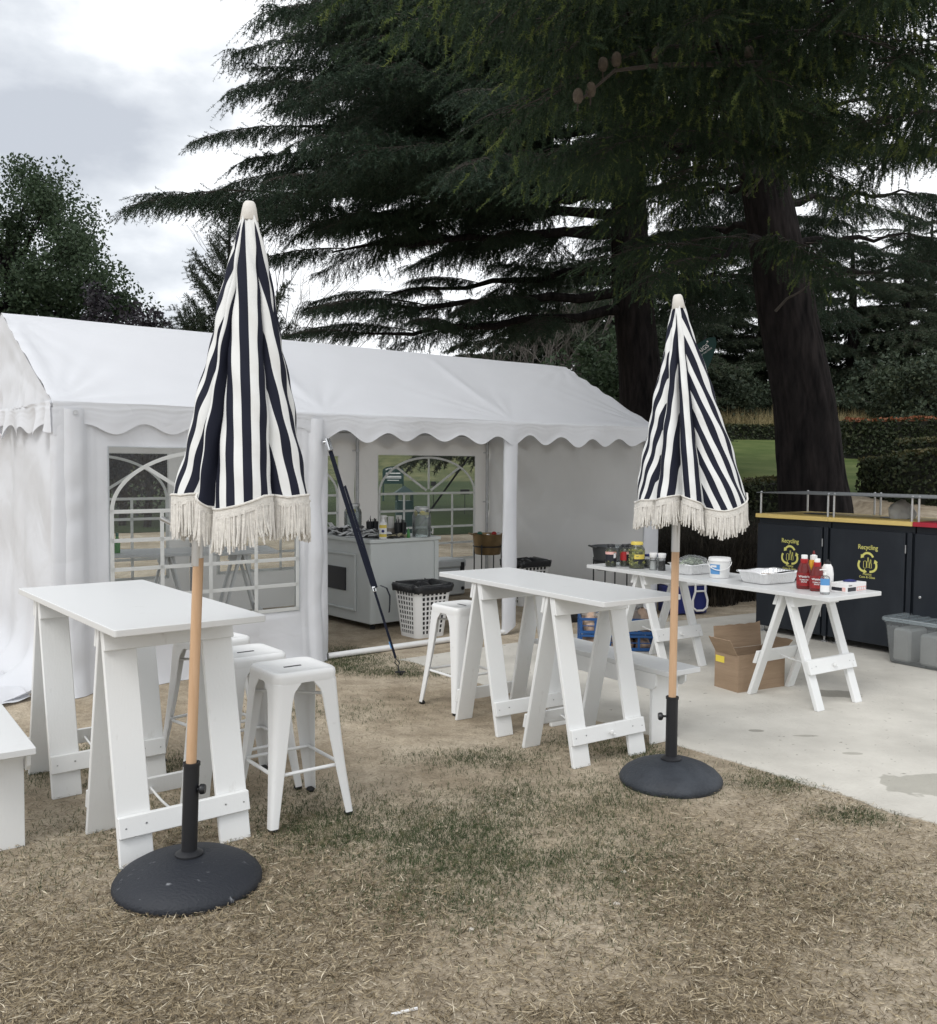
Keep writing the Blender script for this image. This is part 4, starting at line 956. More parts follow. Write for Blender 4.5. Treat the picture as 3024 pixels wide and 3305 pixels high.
MB().lathe([(.036, .15), (.036, .17), (0, .17)], 22).build('lid', M['clear_plastic'], gj, True)
def grinder(label, x, y, mm):
    g = thing('grinder', label, 'grinder', (x, y, TZ), 0, 'salt and pepper grinders')
    MB().lathe([(0, .001), (.030, .001), (.030, .02), (.024, .075), (.026, .085)], 20).build('glass', M['glass'], g, True, 60)
    MB().lathe([(0, .004), (.0275, .004), (.0275, .02), (.0222, .07), (0, .072)], 18).build('filling', M[mm], g, True, 60)
    MB().lathe([(.026, .082), (.027, .084), (.027, .098), (.0255, .099)], 20, cap=None).build('collar', M['steel'], g, True)
    MB().lathe([(.0255, .099), (.029, .102), (.033, .134), (.031, .138), (0, .138)], 20).build('cap', M['white_plastic'], g, True, 45)
grinder('glass salt grinder with white cap on the long table', 1.480, 7.475, 'salt'); grinder('glass pepper grinder with white cap on the long table', 1.540, 7.432, 'pepper')
def tray(label, x, y, yaw, L, W, h, z=TZ):
    t = thing('foil_tray', label, 'tray', (x, y, z), yaw, 'foil trays')
    n = 11; rings = [rr_ring(0, 0, L * .80, W * .76, .03, .001, n), rr_ring(0, 0, L * .84, W * .80, .035, .004, n), rr_ring(0, 0, L * .97, W * .96, .04, h - .003, n), rr_ring(0, 0, L, W, .045, h, n), rr_ring(0, 0, L + .018, W + .018, .05, h + .002, n), rr_ring(0, 0, L + .02, W + .02, .05, h - .004, n)]
    # finer rings with pressed ribs on the side
    def dense(ring, m=6):
        out = []
        for i in range(len(ring)):
            a_, b_ = Vector(ring[i]), Vector(ring[(i + 1) % len(ring)]); k = max(1, int((a_ - b_).length / .012))
            out.append((a_, b_, k))
        return out
    base = rings[2]; ks = [k for _, _, k in dense(base)]
    R2 = []
    for q, rg_ in enumerate(rings):
        P = []; idx = 0
        for i in range(len(rg_)):
            a_, b_ = Vector(rg_[i]), Vector(rg_[(i + 1) % len(rg_)])
            for s in range(ks[i]):
                p = a_.lerp(b_, s / ks[i]); idx += 1
                if q in (1, 2):
                    o = Vector((p.x / (L * L), p.y / (W * W), 0)).normalized(); p = p + o * (.0016 if idx % 2 else -.0016)
                if q >= 3: p.z += .0025 * math.sin(idx * .37)
                P.append(tuple(p))
        R2.append(P)
    V, F = shell(R2); MB().add(V, F).build('pan', M['foil'], t, False)
    return t
t1 = tray('foil tray heaped with bagged salad leaves on the long table', 1.735, 7.265, R(-55.56 + 88), .30, .235, .08)
t2 = tray('open foil tray with a black spatula, middle of the long table', 2.165, 6.735, R(-55.56 + 86), .385, .27, .082)
# salad heap: many small folded leaf pieces under film
rr = np.random.RandomState(6); n = 520
th = rr.uniform(0, 2 * PI, n); rad = np.sqrt(rr.uniform(0, 1, n)); hh = .055 + .075 * (1 - rad ** 2) * rr.uniform(.55, 1, n)
Pc = np.stack([rad * np.cos(th) * .115, rad * np.sin(th) * .09, hh], -1)
d1 = rr.normal(size=(n, 3)); d1 /= np.linalg.norm(d1, axis=1)[:, None]; d2 = np.cross(d1, rr.normal(size=(n, 3))); d2 /= np.linalg.norm(d2, axis=1)[:, None]
s = rr.uniform(.008, .019, n)[:, None]
V = np.stack([Pc - d1 * s, Pc + d2 * s * .6, Pc + d1 * s, Pc - d2 * s * .6], 1).reshape(-1, 3); F = np.arange(4 * n).reshape(n, 4)
M['salad'] = mat('salad_leaf', (0.10, 0.17, 0.06), 0.5, col2=(0.52, 0.58, 0.42), vscale=38, sharp=(.42, .6))
sal = thing('bagged_salad', 'clear bag of chopped green salad lying in a foil tray', 'salad', (1.74, 7.268, TZ), R(-55.56 + 88))
o = link('leaves', np_mesh('leaves', V, F), M['salad'], sal); o['kind'] = 'stuff'
ob = blob('bag_film', None, None, (0, 0, .06), .150, .085, M['film'], 9, .16, 1.0, .74, freq=2.6); ob.parent = sal
MB().box((.02, -.01, .010), (.23, .16, .012), .004).build('meat_liner', M['card'], t2)
sp_ = thing('spatula', 'black spatula lying across the open foil tray', 'spatula', (2.20, 6.72, TZ), R(12))
MB().box((-.04, 0, .062), (.09, .06, .004), .001).build('blade', M['card'], sp_); MB().tube([(.0, 0, .065), (.10, .01, .074), (.23, .03, .077)], [.004, .006, .008], 8).build('handle', M['black'], sp_, True)
tb = thing('plastic_tub', 'white plastic tub with blue label and handle on the long table', 'tub', (1.878, 6.985, TZ), facing(1.878, 6.985))
MB().lathe([(0, .001), (.066, .001), (.070, .006), (.079, .125), (.084, .128), (.084, .136), (.081, .140), (.081, .150), (.078, .153), (0, .151)], 36).build('bucket', M['white_plastic'], tb, True, 40)
mb = MB(); A = [((.0725 + .0085 * (z - .03) / .09 + .0012) * math.cos(R(a_)), (.0725 + .0085 * (z - .03) / .09 + .0012) * math.sin(R(a_)), z) for z in (.032,) for a_ in range(-58, 8, 6)]
B = [(p[0] * 1.075, p[1] * 1.075, .105) for p in A]; lb = mb.strip(A, B).build('paper_label', M['lab_blue'], tb, True)
mb = MB(); A2 = [(p[0] * 1.058, p[1] * 1.058, .083) for p in A[1:8]]; B2 = [(p[0] * 1.075, p[1] * 1.075, .098) for p in A[1:8]]; mb.strip(A2, B2).build('label_patch', M['lab_white'], lb, True)
pts = [(.086 * math.cos(R(90 - 180 * i / 20)) * (1 if 0 < i < 20 else 1), .086 * math.sin(R(90 - 180 * i / 20)), .122 - .058 * math.sin(PI * i / 20)) for i in range(21)]
MB().tube(pts, .0032, 6).build('handle', M['white_plastic'], tb, True)
def sauce(label, x, y, s=1.0):
    b = thing('sauce_bottle', label, 'bottle', (x, y, TZ), facing(x, y), 'sauce bottles')
    P = [(0, .001), (.040, .001), (.045, .008), (.045, .10), (.040, .135), (.026, .172), (.0205, .195), (.0205, .204)]
    MB().lathe([(r * s, z * s) for r, z in P], 24, sx=.72, sy=1.05, sq=1.0).build('body', M['ketchup'], b, True, 50)
    MB().lathe([(.0225 * s, .172 * s), (.0245 * s, .175 * s), (.0245 * s, .200 * s), (.021 * s, .203 * s)], 20, cap=None, sx=1.0, sy=1.0).build('neck_band', M['lab_red'], b, True)
    MB().lathe([(.0205 * s, .203 * s), (.0205 * s, .226 * s), (.018 * s, .229 * s), (0, .229 * s)], 18).build('cap', M['white_plastic'], b, True, 40)
    mb = MB(); n = 12; A = []; B = []
    for i in range(n + 1):
        t = R(-78 + 156 * i / n); g = 1 / (abs(math.cos(t)) ** 3 + abs(math.sin(t)) ** 3) ** (1 / 3); r = .0458 * s
        A.append((r * g * math.cos(t) * .72 + .001, r * g * math.sin(t) * 1.05, .022 * s)); B.append((A[-1][0], A[-1][1], .110 * s))
    lb = mb.strip(A, B).build('paper_label', M['lab_sauce'], b, True)
    F_ = Matrix.Translation((.0358 * s, 0, 0)) @ Matrix.Rotation(PI / 2, 4, 'Z') @ Matrix.Rotation(PI / 2, 4, 'X')
    text_part('lettering', "Wattie's", .020 * s, M['lab_white'], lb, F_ @ Matrix.Translation((0, .080 * s, 0)), .0002, bold=.0004)
    text_part('lettering', "TOMATO", .013 * s, M['lab_white'], lb, F_ @ Matrix.Translation((0, .060 * s, 0)), .0002, bold=.0003)
    text_part('lettering', "SAUCE", .012 * s, M['lab_white'], lb, F_ @ Matrix.Translation((0, .047 * s, 0)), .0002, bold=.0003)
M['lab_sauce'] = mat('label_sauce', (0.34, 0.014, 0.014), 0.45, col2=(.10, .008, .012), vscale=38)
sauce('red tomato sauce bottle, left of the pair on the long table', 2.292, 6.375, 1.02); sauce('red tomato sauce bottle, right of the pair behind the pump bottle', 2.338, 6.262, .96)
ms = thing('mustard_bottle', 'yellow mustard squeeze bottle with brown nozzle behind the sauce bottles', 'bottle', (2.372, 6.42, TZ), 0)
MB().lathe([(0, .001), (.030, .001), (.032, .01), (.032, .13), (.024, .17), (.022, .205)], 20).build('body', M['mustard'], ms, True, 50)
MB().lathe([(.0235, .196), (.0235, .225), (.012, .229), (.010, .232)], 18, cap=None).build('cap', M['white_plastic'], ms, True, 40)
MB().lathe([(.009, .229), (.009, .240), (.005, .258), (0, .258)], 12).build('nozzle', M['ketchup'], ms, True)
MB().tube([(-.030, -.030, .195), (-.034, -.036, .165), (-.033, -.040, .125)], [.012, .013, .003], 8).build('drip', M['mustard'], ms, True)
wb = thing('squeeze_bottle', 'white squeeze bottle with black cap behind the pump bottle', 'bottle', (2.435, 6.335, TZ), facing(2.435, 6.335))
MB().lathe([(0, .001), (.036, .001), (.040, .008), (.041, .11), (.034, .155), (.020, .178)], 24).build('body', M['white_plastic'], wb, True, 50)
MB().lathe([(.0215, .172), (.0215, .190), (.010, .192), (.008, .206), (0, .207)], 16).build('cap', M['black'], wb, True, 40)
mb = MB(); band(mb, .0405, .03, .10, -40, 40); mb.build('paper_label', M['lab_grey'] if 'lab_grey' in M else M['lab_white'], wb, True)
def pump(name, label, x, y, z, r, h, body, labm, sy=1.0, rot=0.0, group=None):
    b = thing(name, label, 'bottle', (x, y, z), facing(x, y), group)
    MB().lathe([(0, .001), (r * .93, .001), (r, .006), (r, h * .62), (r * .85, h * .69), (r * .42, h * .73), (r * .40, h * .76)], 24, sx=.8, sy=sy, sq=.6).build('body', body, b, True, 50)
    MB().lathe([(r * .46, h * .745), (r * .46, h * .82), (r * .2, h * .83), (r * .2, h * .93), (r * .34, h * .935), (r * .34, h * .96), (0, h * .965)], 14, cap=None).build('pump_head', M['white_plastic'], b, True, 40)
    MB().tube([(0, 0, h * .95), (0, -r * .7, h * .955), (0, -r * 1.15, h * .94)], r * .13, 8, T=Matrix.Rotation(rot, 4, 'Z')).build('spout', M['white_plastic'], b, True)
    for (z0, z1, mm) in labm:
        mb = MB(); n = 12; A = []
        for i in range(n + 1):
            t = R(-66 + 132 * i / n); g = 1 / (abs(math.cos(t)) ** 2.6 + abs(math.sin(t)) ** 2.6) ** (1 / 2.6)
            A.append(((r * g * math.cos(t)) * .8 + .0012, r * g * math.sin(t) * sy, h * z0))
        mb.strip(A, [(p[0], p[1], h * z1) for p in A]).build('paper_label', M[mm], b, True)
    return b
pump('pump_bottle', 'clear hand sanitiser pump bottle with blue label, nearest the table corner', 2.336, 6.112, TZ, .030, .168, M['glass'], [(.10, .36, 'lab_white'), (.36, .62, 'lab_blue')])
M['gel'] = mat('gel', (0.62, 0.66, 0.68), 0.2, transl=.5)
gb = thing('glove_box', 'white cardboard box of disposable gloves on the long table corner', 'box', (2.501, 6.158, TZ), R(36.9))
MB().box((.115, .062, .031), (.23, .124, .062), .002).build('carton', M['lab_white'], gb)
MB().box((.055, -.0008, .022), (.095, .002, .026)).build('print_panel', M['lab_black'], gb); MB().box((.168, -.0008, .022), (.11, .002, .028)).build('print_panel', M['lab_pink'], gb)
MB().box((-.0008, .075, .022), (.002, .075, .022)).build('print_panel', M['lab_black'], gb); MB().box((-.0008, .024, .022), (.002, .022, .026)).build('print_panel', M['lab_pink'], gb)
for i in range(4): MB().lathe([(.008, .0), (.0095, 0), (.0095, .001), (.008, .001)], 12, T=Matrix.Translation((.128 + i * .026, -.0022, .022)) @ Matrix.Rotation(PI / 2, 4, 'X')).build('symbol', M['lab_white'], gb)
text_part('lettering', 'Gloves', .014, M['lab_black'], gb, Matrix.Translation((.018, -.0008, .044)) @ Matrix.Rotation(PI / 2, 4, 'X'), .0003, 'LEFT')
blob('blue_glove', 'dark blue disposable glove lying on the glove box', 'glove', (2.57, 6.285, TZ + .0622), .036, .018, M['blue_rag'], 12, .35, 1.3, .6)
vb = thing('salad_punnet', 'clear and dark plastic punnet behind the salt and pepper grinders', 'punnet', (1.505, 7.66, TZ), R(30))
MB().box((0, 0, .048), (.14, .10, .09), .008).build('tub', M['clear_plastic'], vb); MB().box((0, 0, .035), (.12, .08, .06), .01).build('contents', M['pickle_dark'], vb); MB().box((.02, 0, .10), (.17, .12, .012), .004).build('lid', M['blue_rag'], vb)
# ------------------------------------------------------------------ inside and around the tent
TA = R(38.3); TX, TY = -2.763, 6.339
def tw(x, y, z=0.0): return (TX + math.cos(TA) * x - math.sin(TA) * y, TY + math.sin(TA) * x + math.cos(TA) * y, z)
M['counter'] = mat('counter_paint', (0.60, 0.63, 0.62), 0.5, var=.03, vscale=4)
M['screen'] = mat('dark_screen', (0.006, 0.007, 0.012), 0.15)
ct_ = thing('serving_counter', 'pale grey serving counter with framed panel and dark screen inside the tent', 'counter', (-.93, 8.92, 0), R(40.8))
Lc, Dc, Hc = .82, 1.42, .84
MB().box((Lc / 2, Dc / 2, .06 + (Hc - .06) / 2), (Lc, Dc, Hc - .06), .004).build('body', M['counter'], ct_)
MB().box((Lc / 2, Dc / 2, Hc + .0175), (Lc + .05, Dc + .05, .033), .003).build('worktop', M['counter'], ct_)
for x in (0.0, Lc):
    MB().box((x + (-.004 if x == 0 else .004), .02, .45), (.012, .05, .77), .002).build('corner_trim', M['counter'], ct_)
MB().box((.025, -.006, .45), (.06, .012, .77), .002).build('corner_trim', M['counter'], ct_); MB().box((Lc - .02, -.006, .45), (.05, .012, .77), .002).build('corner_trim', M['counter'], ct_)
for (y0, y1, z0, z1) in ((.24, .26, .16, .72), (1.16, 1.18, .16, .72), (.262, 1.158, .70, .72), (.262, 1.158, .16, .18)):
    MB().box((-.010, (y0 + y1) / 2, (z0 + z1) / 2), (.018, y1 - y0, z1 - z0), .004).build('panel_frame', M['counter'], ct_)
MB().box((-.006, .72, .46), (.012, .60, .23), .002).build('screen', M['screen'], ct_)
for x in (.08, Lc - .08):
    for y in (.08, Dc - .08): MB().lathe([(0, 0), (.028, 0), (.028, .03), (.012, .035), (.012, .06)], 10, (x, y, 0)).build('caster', M['black'], ct_, True)
CZ = Hc + .0345
M['water'] = mat('lemon_water', (0.80, 0.82, 0.80), 0.05, transl=.3)
M['water'] = thin_clear('water', tint=(.80, .84, .84), haze=.24, rough=.02, hazecol=(.75, .77, .76))
M['lemon'] = mat('lemon', (0.66, 0.58, 0.20), 0.45, col2=(.75, .70, .42), vscale=30)
def dispenser(label, x, y, cloudy):
    d = thing('drink_dispenser', label, 'dispenser', (x, y, CZ), facing(x, y), 'lemon water dispensers')
    r, h = .094, .30
    MB().lathe([(0, .001), (r * .95, .001), (r, .012), (r, h * .68), (r * .9, h * .78), (r * .74, h * .84), (r * .74, h * .90), (r * .78, h * .905), (r * .78, h * .985), (r * .74, h), (0, h)], 32).build('glass', M['glass'], d, True, 50)
    MB().lathe([(0, .010), (r * .93, .010), (r * .94, .02), (r * .94, h * .66), (r * .86, h * .74), (0, h * .75)], 28).build('water', M['water'], d, True, 50)
    MB().lathe([(r * .755, h * .91), (r * .80, h * .915), (r * .80, h * .98), (r * .75, h * .99)], 28, cap=None).build('lid_band', M['steel'], d, True)
    rr = random.Random(int(x * 100))
    for i in range(9):
        T = Matrix.Rotation(R(rr.uniform(-80, 80)), 4, 'Z') @ Matrix.Translation((r * .72, 0, h * rr.uniform(.70, .80))) @ Matrix.Rotation(R(90 + rr.uniform(-25, 25)), 4, 'Y')
        MB().lathe([(0, -.002), (.024, -.002), (.026, 0), (.024, .002), (0, .002)], 14, T=T).build('lemon_slice', M['lemon'], d, True)
    mb = MB(); T = Matrix.Rotation(R(62 if not cloudy else 0), 4, 'Z')
    mb.tube([(r, 0, .05), (r + .035, 0, .05)], .010, 10, T=T); mb.tube([(r + .03, 0, .08), (r + .03, 0, .03)], .009, 10, T=T); mb.box((r + .03, 0, .092), (.012, .03, .02), .003, T=T); mb.build('tap', M['chrome'], d, True)
dispenser('glass lemon water dispenser at the right end of the counter', -.468, 9.37, False)
dispenser('glass lemon water dispenser at the far end of the counter, before the tent pole', -1.235, 10.02, True)
b = pump('lotion_bottle', 'white sunscreen pump bottle with yellow labels on the counter', -.822, 9.015, CZ, .037, .232, M['white_plastic'], [(.10, .22, 'cap_yellow'), (.47, .60, 'cap_yellow')], sy=1.0, rot=PI)
MB().lathe([(0, 0), (.014, 0), (.014, .001), (0, .001)], 20, T=Matrix.Translation((.0345, 0, .080)) @ Matrix.Rotation(PI / 2, 4, 'Y')).build('round_print', M['lab_blue2'] if 'lab_blue2' in M else M['blue_rag'], b)
M['green_plastic'] = mat('green_bottle', (0.10, 0.36, 0.10), 0.3, transl=.3)
pb = thing('small_bottle', 'small green squeeze bottle beside the right dispenser', 'bottle', (-.588, 9.195, CZ), 0)
MB().lathe([(0, .001), (.014, .001), (.0165, .006), (.015, .05), (.010, .065), (.006, .07)], 16).build('body', M['green_plastic'], pb, True, 50)
MB().lathe([(.009, .066), (.009, .078), (.004, .095), (0, .096)], 12).build('cap', M['green_plastic'], pb, True)
M['paper'] = mat('paper_cup', (0.70, 0.69, 0.66), 0.7); M['paper2'] = mat('paper_cup_sleeve', (0.40, 0.36, 0.31), 0.8, var=.1, vscale=40)
for i, (x, y, hh) in enumerate(((-.868, 9.60, .20), (-.788, 9.54, .19), (-.705, 9.50, .205))):
    c = thing('cup_stack', ('stack of paper cups behind the sunscreen bottle, left of three', 'middle stack of paper cups on the counter', 'stack of paper cups on the counter, right of three')[i], 'cups', (x, y, CZ), 0, 'stacks of paper cups')
    prof = [(.041, .0)]
    for k in range(6): prof += [(.041 - .0004 * k, .012 * k + .002), (.0385, .012 * k + .011)]
    MB().lathe(prof, 22).build('cup_rims', M['paper2'], c, True, 30)
    MB().lathe([(.0385, .073), (.030, hh), (.028, hh), (.028, hh - .004), (0, hh - .004)], 22, cap=None).build('cup', M['paper'], c, True, 40)
for i, (x, y) in enumerate(((-.985, 9.60), (-.685, 9.42))):
    c = thing('cutlery_holder', ('black holder full of black cutlery, left of the paper cups', 'black holder full of black cutlery beside the small green bottle')[i], 'cutlery holder', (x, y, CZ), R(40), 'cutlery holders')
    for k in (-1, 1): MB().lathe([(0, .001), (.030, .001), (.036, .135), (.034, .135), (.029, .004)], 16, (k * .034, 0, 0)).build('cup', M['black'], c, True, 40)
    rr = random.Random(i + 3)
    for k in range(16):
        x0, y0 = rr.choice((-1, 1)) * .034 + rr.uniform(-.018, .018), rr.uniform(-.018, .018); hz = rr.uniform(.145, .175 if k > 3 else .20)
        MB().tube([(x0 * .9, y0 * .9, .02), (x0 + rr.uniform(-.01, .01), y0 + rr.uniform(-.01, .01), hz)], .0035, 5).build('handle', M['black'], c, True)
M['sachet'] = mat('sachet_foil', (0.70, 0.71, 0.71), 0.35, 0.15, var=.25, vscale=30); M['sachet_dark'] = mat('sachet_dark', (0.05, 0.05, 0.05), 0.4, var=.4, vscale=40)
M['sachet_tan'] = mat('sachet_tan', (0.42, 0.38, 0.25), 0.5)
rr = random.Random(14); sm = {}
for nm in ('sachet', 'sachet_dark', 'sachet_tan'):
    mb = MB(); mb.box((0, 0, .004), (.075, .042, .007), .003); mb.box((.041, 0, .004), (.010, .040, .0015)); mb.box((-.041, 0, .004), (.010, .040, .0015))
    me = bpy.data.meshes.new(nm); me.from_pydata(mb.v, [], mb.f); me.materials.append(M[nm]); sm[nm] = me
ca, sa = math.cos(R(40.8)), math.sin(R(40.8))
for i in range(132):
    if i < 106: lx, ly = .04 + abs(rr.gauss(.13, .08)), rr.uniform(.05, .95); k = rr.random(); nm = 'sachet' if k < .62 else 'sachet_dark'; hz = max(0, .075 - abs(lx - .16) * .25) * rr.random()
    else: lx, ly = rr.uniform(.22, .46), rr.uniform(.05, .13); nm = rr.choice(('sachet_tan', 'sachet_dark')); hz = rr.uniform(0, .012)
    o = bpy.data.objects.new('sachet', sm[nm]); C.objects.link(o)
    o.location = (-.93 + ca * lx - sa * ly, 8.92 + sa * lx + ca * ly, CZ + .001 + hz)
    o.rotation_euler = (rr.gauss(0, .28) * (hz > .004), rr.gauss(0, .28) * (hz > .004), rr.uniform(0, 6.28))
    o.scale = (1.25, 1.25, 1.5); tag(o, 'small foil condiment sachet in the heap on the counter', 'sachet', 'sachets heaped on the counter')

# laundry baskets used as bins
def basket(label, x, y, yaw, s=1.0, z=0.0):
    b = thing('laundry_basket', label, 'basket', (x, y, z), yaw, 'lined laundry baskets')
    A0, B0, A1, B1, h = .155 * s, .135 * s, .20 * s, .18 * s, .46 * s
    def side(k, u, v):
        a_ = A0 + (A1 - A0) * v; b_ = B0 + (B1 - B0) * v; r = .05 * s
        P = {0: ((-a_ + r) + 2 * (a_ - r) * u, -b_), 1: (a_, (-b_ + r) + 2 * (b_ - r) * u), 2: ((a_ - r) - 2 * (a_ - r) * u, b_), 3: (-a_, (b_ - r) - 2 * (b_ - r) * u)}[k]
        return Vector((P[0], P[1], h * v))
    N = {0: Vector((0, -1, 0)), 1: Vector((1, 0, 0)), 2: Vector((0, 1, 0)), 3: Vector((-1, 0, 0))}
    for k in range(4):
        mb = MB(); nu = 6; nv = 9; t = .004
        def q(u0, u1, v0, v1):
            p = [side(k, u0, v0), side(k, u1, v0), side(k, u1, v1), side(k, u0, v1)]; mb.hexa([tuple(a_) for a_ in p] + [tuple(a_ + N[k] * t) for a_ in p])
        v_lo, v_hi = .06, .90; cw = 1 / nu; ch = (v_hi - v_lo) / nv
        for i in range(nu + 1):
            c = i * cw; q(max(0, c - .032), min(1, c + .032), .0, 1)
        for j in range(nv + 1):
            c = v_lo + j * ch
            for i in range(nu): q(i * cw + .032, (i + 1) * cw - .032, (c - .016) if j else 0, (c + .016) if j < nv else 1)
        mb.build('lattice', M['white_plastic'], b)
    mb = MB(); r = .05 * s
    for (sx, sy, a0) in ((1, 1, 0), (-1, 1, 90), (-1, -1, 180), (1, -1, 270)):
        rows = []
        for v in (0, 1):
            a_ = A0 + (A1 - A0) * v; b_ = B0 + (B1 - B0) * v
            rows.append([(sx * (a_ - r) + (r + .004) * math.cos(R(a0 + 90 * i / 6)), sy * (b_ - r) + (r + .004) * math.sin(R(a0 + 90 * i / 6)), h * v) for i in range(7)])
        mb.strip(rows[0], rows[1])
    mb.build('corner', M['white_plastic'], b, True)
    V, F = shell([rr_ring(0, 0, 2 * A0, 2 * B0, r, .003), rr_ring(0, 0, 2 * A0, 2 * B0, r, .006)]); F.append(tuple(range(len(V) // 2, len(V)))); MB().add(V, F).build('bottom', M['white_plastic'], b)
    n = 8; rg2 = np.random.RandomState(int(abs(x) * 90) + 1); rings = []
    for (gx, z_) in ((-.012, .02), (-.012, h * .9), (-.008, h + .012), (.022, h + .016), (.032, h - .005), (.030, h - .045), (.026, h - .055)):
        v = min(1, z_ / h); a_ = A0 + (A1 - A0) * v + gx; b_ = B0 + (B1 - B0) * v + gx
        ring_ = rr_ring(0, 0, 2 * a_, 2 * b_, r + max(gx, -.01), z_, n)
        rings.append([(p[0] + rg2.normal() * .004, p[1] + rg2.normal() * .004, p[2] + rg2.normal() * (.006 if z_ > h * .5 else 0)) for p in ring_])
    V, F = shell(rings); MB().add(V, F).build('bin_liner', M['liner'], b, True, 60)
    ob = blob('liner_fold', None, None, (0.03, 0.05, h * .72), .10, h * .30, M['liner'], 4, .5, 1.2, .8); ob.parent = b
    return b
basket('white lattice laundry basket with black liner beside the counter', -.425, 8.735, R(40), 1.04)
basket('white lattice laundry basket with black liner behind the tent leg', .66, 10.75, R(35), 1.08)

# metal tubs on wire stands
M['bronze'] = mat('bronze_tub', (0.24, 0.165, 0.085), 0.38, 0.8, var=.2, vscale=8); M['grey_tub'] = mat('grey_tub', (0.10, 0.105, 0.11), 0.5, 0.6)
M['can_red'] = mat('can_red', (0.42, 0.03, 0.03), .3, .3); M['can_green'] = mat('can_green', (0.02, 0.13, 0.09), .3, .3)
def tub_stand(label, x, y, m, cans=True, z=0.0):
    t = thing('drinks_tub', label, 'tub', (x, y, z), R(20))
    MB().lathe([(0, .50), (.150, .50), (.156, .505), (.192, .745), (.200, .748), (.200, .754), (.188, .752), (.150, .54), (0, .53)], 36).build('tub', m, t, True, 40)
    for s in (-1, 1):
        MB().tube([(s * .19, -.05, .742), (s * .235, -.045, .758), (s * .25, 0, .762), (s * .235, .045, .758), (s * .19, .05, .742)], .008, 8).build('handle', m, t, True)
    st = MB().tube([(.178 * math.cos(2 * PI * i / 28), .178 * math.sin(2 * PI * i / 28), .60) for i in range(28)], .008, 6, closed=True).build('stand_ring', M['black_metal'], t, True)
    for i in range(4):
        a_ = R(45 + 90 * i); MB().tube([(.182 * math.cos(a_), .182 * math.sin(a_), 0), (.182 * math.cos(a_), .182 * math.sin(a_), .625)], .008, 6).build('stand_leg', M['black_metal'], t, True)
    return t
tub_stand('bronze drinks tub on a black wire stand by the back tent leg', .24, 11.50, M['bronze'])
for i, (dx, dy, mm, lb) in enumerate(((-.10, -.03, 'can_green', 'green drink can in the bronze tub'), (.0, -.06, 'chrome', 'silver drink can in the bronze tub'), (.075, .0, 'can_red', 'red drink can standing highest in the bronze tub'), (.13, .05, 'chrome', 'silver drink can at the right rim of the bronze tub'))):
    T = Matrix.Translation((.24 + dx, 11.5 + dy, .72)) @ Matrix.Rotation(R((20, 80, 35, 60)[i]), 4, 'X') @ Matrix.Rotation(R(30 * i), 4, 'Z')
    cn = MB().lathe([(0, -.055), (.024, -.055), (.032, -.048), (.032, .042), (.026, .055), (.024, .052), (0, .052)], 18).build('drink_can', M[mm], None, True, 40); cn.matrix_world = T
    tag(cn, lb, 'can')
tub_stand('dark grey drinks tub on a black wire stand behind the pickle jars', 1.50, 9.87, M['grey_tub'])

# cool boxes
M['cool_white'] = mat('cool_box', (0.52, 0.54, 0.54), .45, var=.04); M['cool_blue'] = mat('cool_blue', (0.010, 0.018, 0.13), .45, var=.1)
cx_, cy_ = -.36, 11.42
es = thing('cool_box', 'pale grey hard cool box on the floor behind the counter', 'cool box', (cx_, cy_, 0), R(38.3))
MB().box((0, 0, .175), (.56, .36, .33), .02).build('body', M['cool_white'], es); MB().box((0, 0, .395), (.58, .38, .10), .02).build('lid', M['cool_white'], es)
for x in (-.18, .22): MB().box((x, -.19, .35), (.05, .03, .12), .006).build('latch', M['black'], es)
MB().lathe([(0, 0), (.022, 0), (.022, .012), (0, .014)], 14, T=Matrix.Translation((.23, -.181, .09)) @ Matrix.Rotation(PI / 2, 4, 'X')).build('drain_plug', M['black'], es, True)
bc = thing('cool_box', 'navy blue cool box with white loop handle behind the long table', 'cool box', (2.335, 10.16, 0), R(17))
MB().box((0, 0, .16), (.44, .30, .30), .015).build('body', M['cool_blue'], bc); MB().box((0, 0, .335), (.45, .31, .045), .012).build('lid', M['white_plastic'], bc)
pts = [(.03, .33), (.03, .25), (.0, .16), (.005, .08), (.05, .045), (.13, .045), (.175, .08), (.18, .16), (.15, .25), (.15, .33)]
MB().tube([(x + .03, -.165, z) for x, z in pts], .012, 8).build('handle', M['white_plastic'], bc, True); MB().tube([(.06, -.16, .255), (.18, -.16, .255)], .010, 8).build('handle_bar', M['white_plastic'], bc, True)

# bread crates
M['crate'] = mat('blue_crate', (0.015, 0.085, 0.26), .45, var=.1, vscale=8); M['bread'] = mat('bread', (0.42, 0.27, 0.19), .75, col2=(.62, .47, .36), vscale=9)
for k in range(2):
    c = thing('bread_crate', ('blue plastic bread crate at the bottom of the stack', 'blue plastic bread crate on top of the stack, full of bagged bread')[k], 'crate', (1.30, 8.22, SZ + .004 + k * .142), R(-4), 'stacked bread crates')
    L, W, h = .64, .46, .138
    MB().box((0, 0, .006), (L - .02, W - .02, .010)).build('bottom', M['crate'], c)
    for (ax_, sg) in ((0, -1), (0, 1), (1, -1), (1, 1)):
        ln = L if ax_ == 0 else W - .03; mb = MB()
        def bb(u, z, du, dz, th=.012):
            if ax_ == 0: mb.box((u, sg * (W / 2 - .007), z), (du, th, dz), .002)
            else: mb.box((sg * (L / 2 - .007), u, z), (th, du, dz), .002)
        bb(0, h - .012, ln, .022, .016); bb(0, .014, ln, .026)
        bb(0, h * .5, ln, .008, .008)
        nn_ = 6 if ax_ == 0 else 5
        for i in range(nn_): bb(-ln / 2 + .012 + (ln - .024) * i / (nn_ - 1), h * .5, .022, h - .05)
        mb.build('side', M['crate'], c)
bread_me = None; rr = random.Random(3)
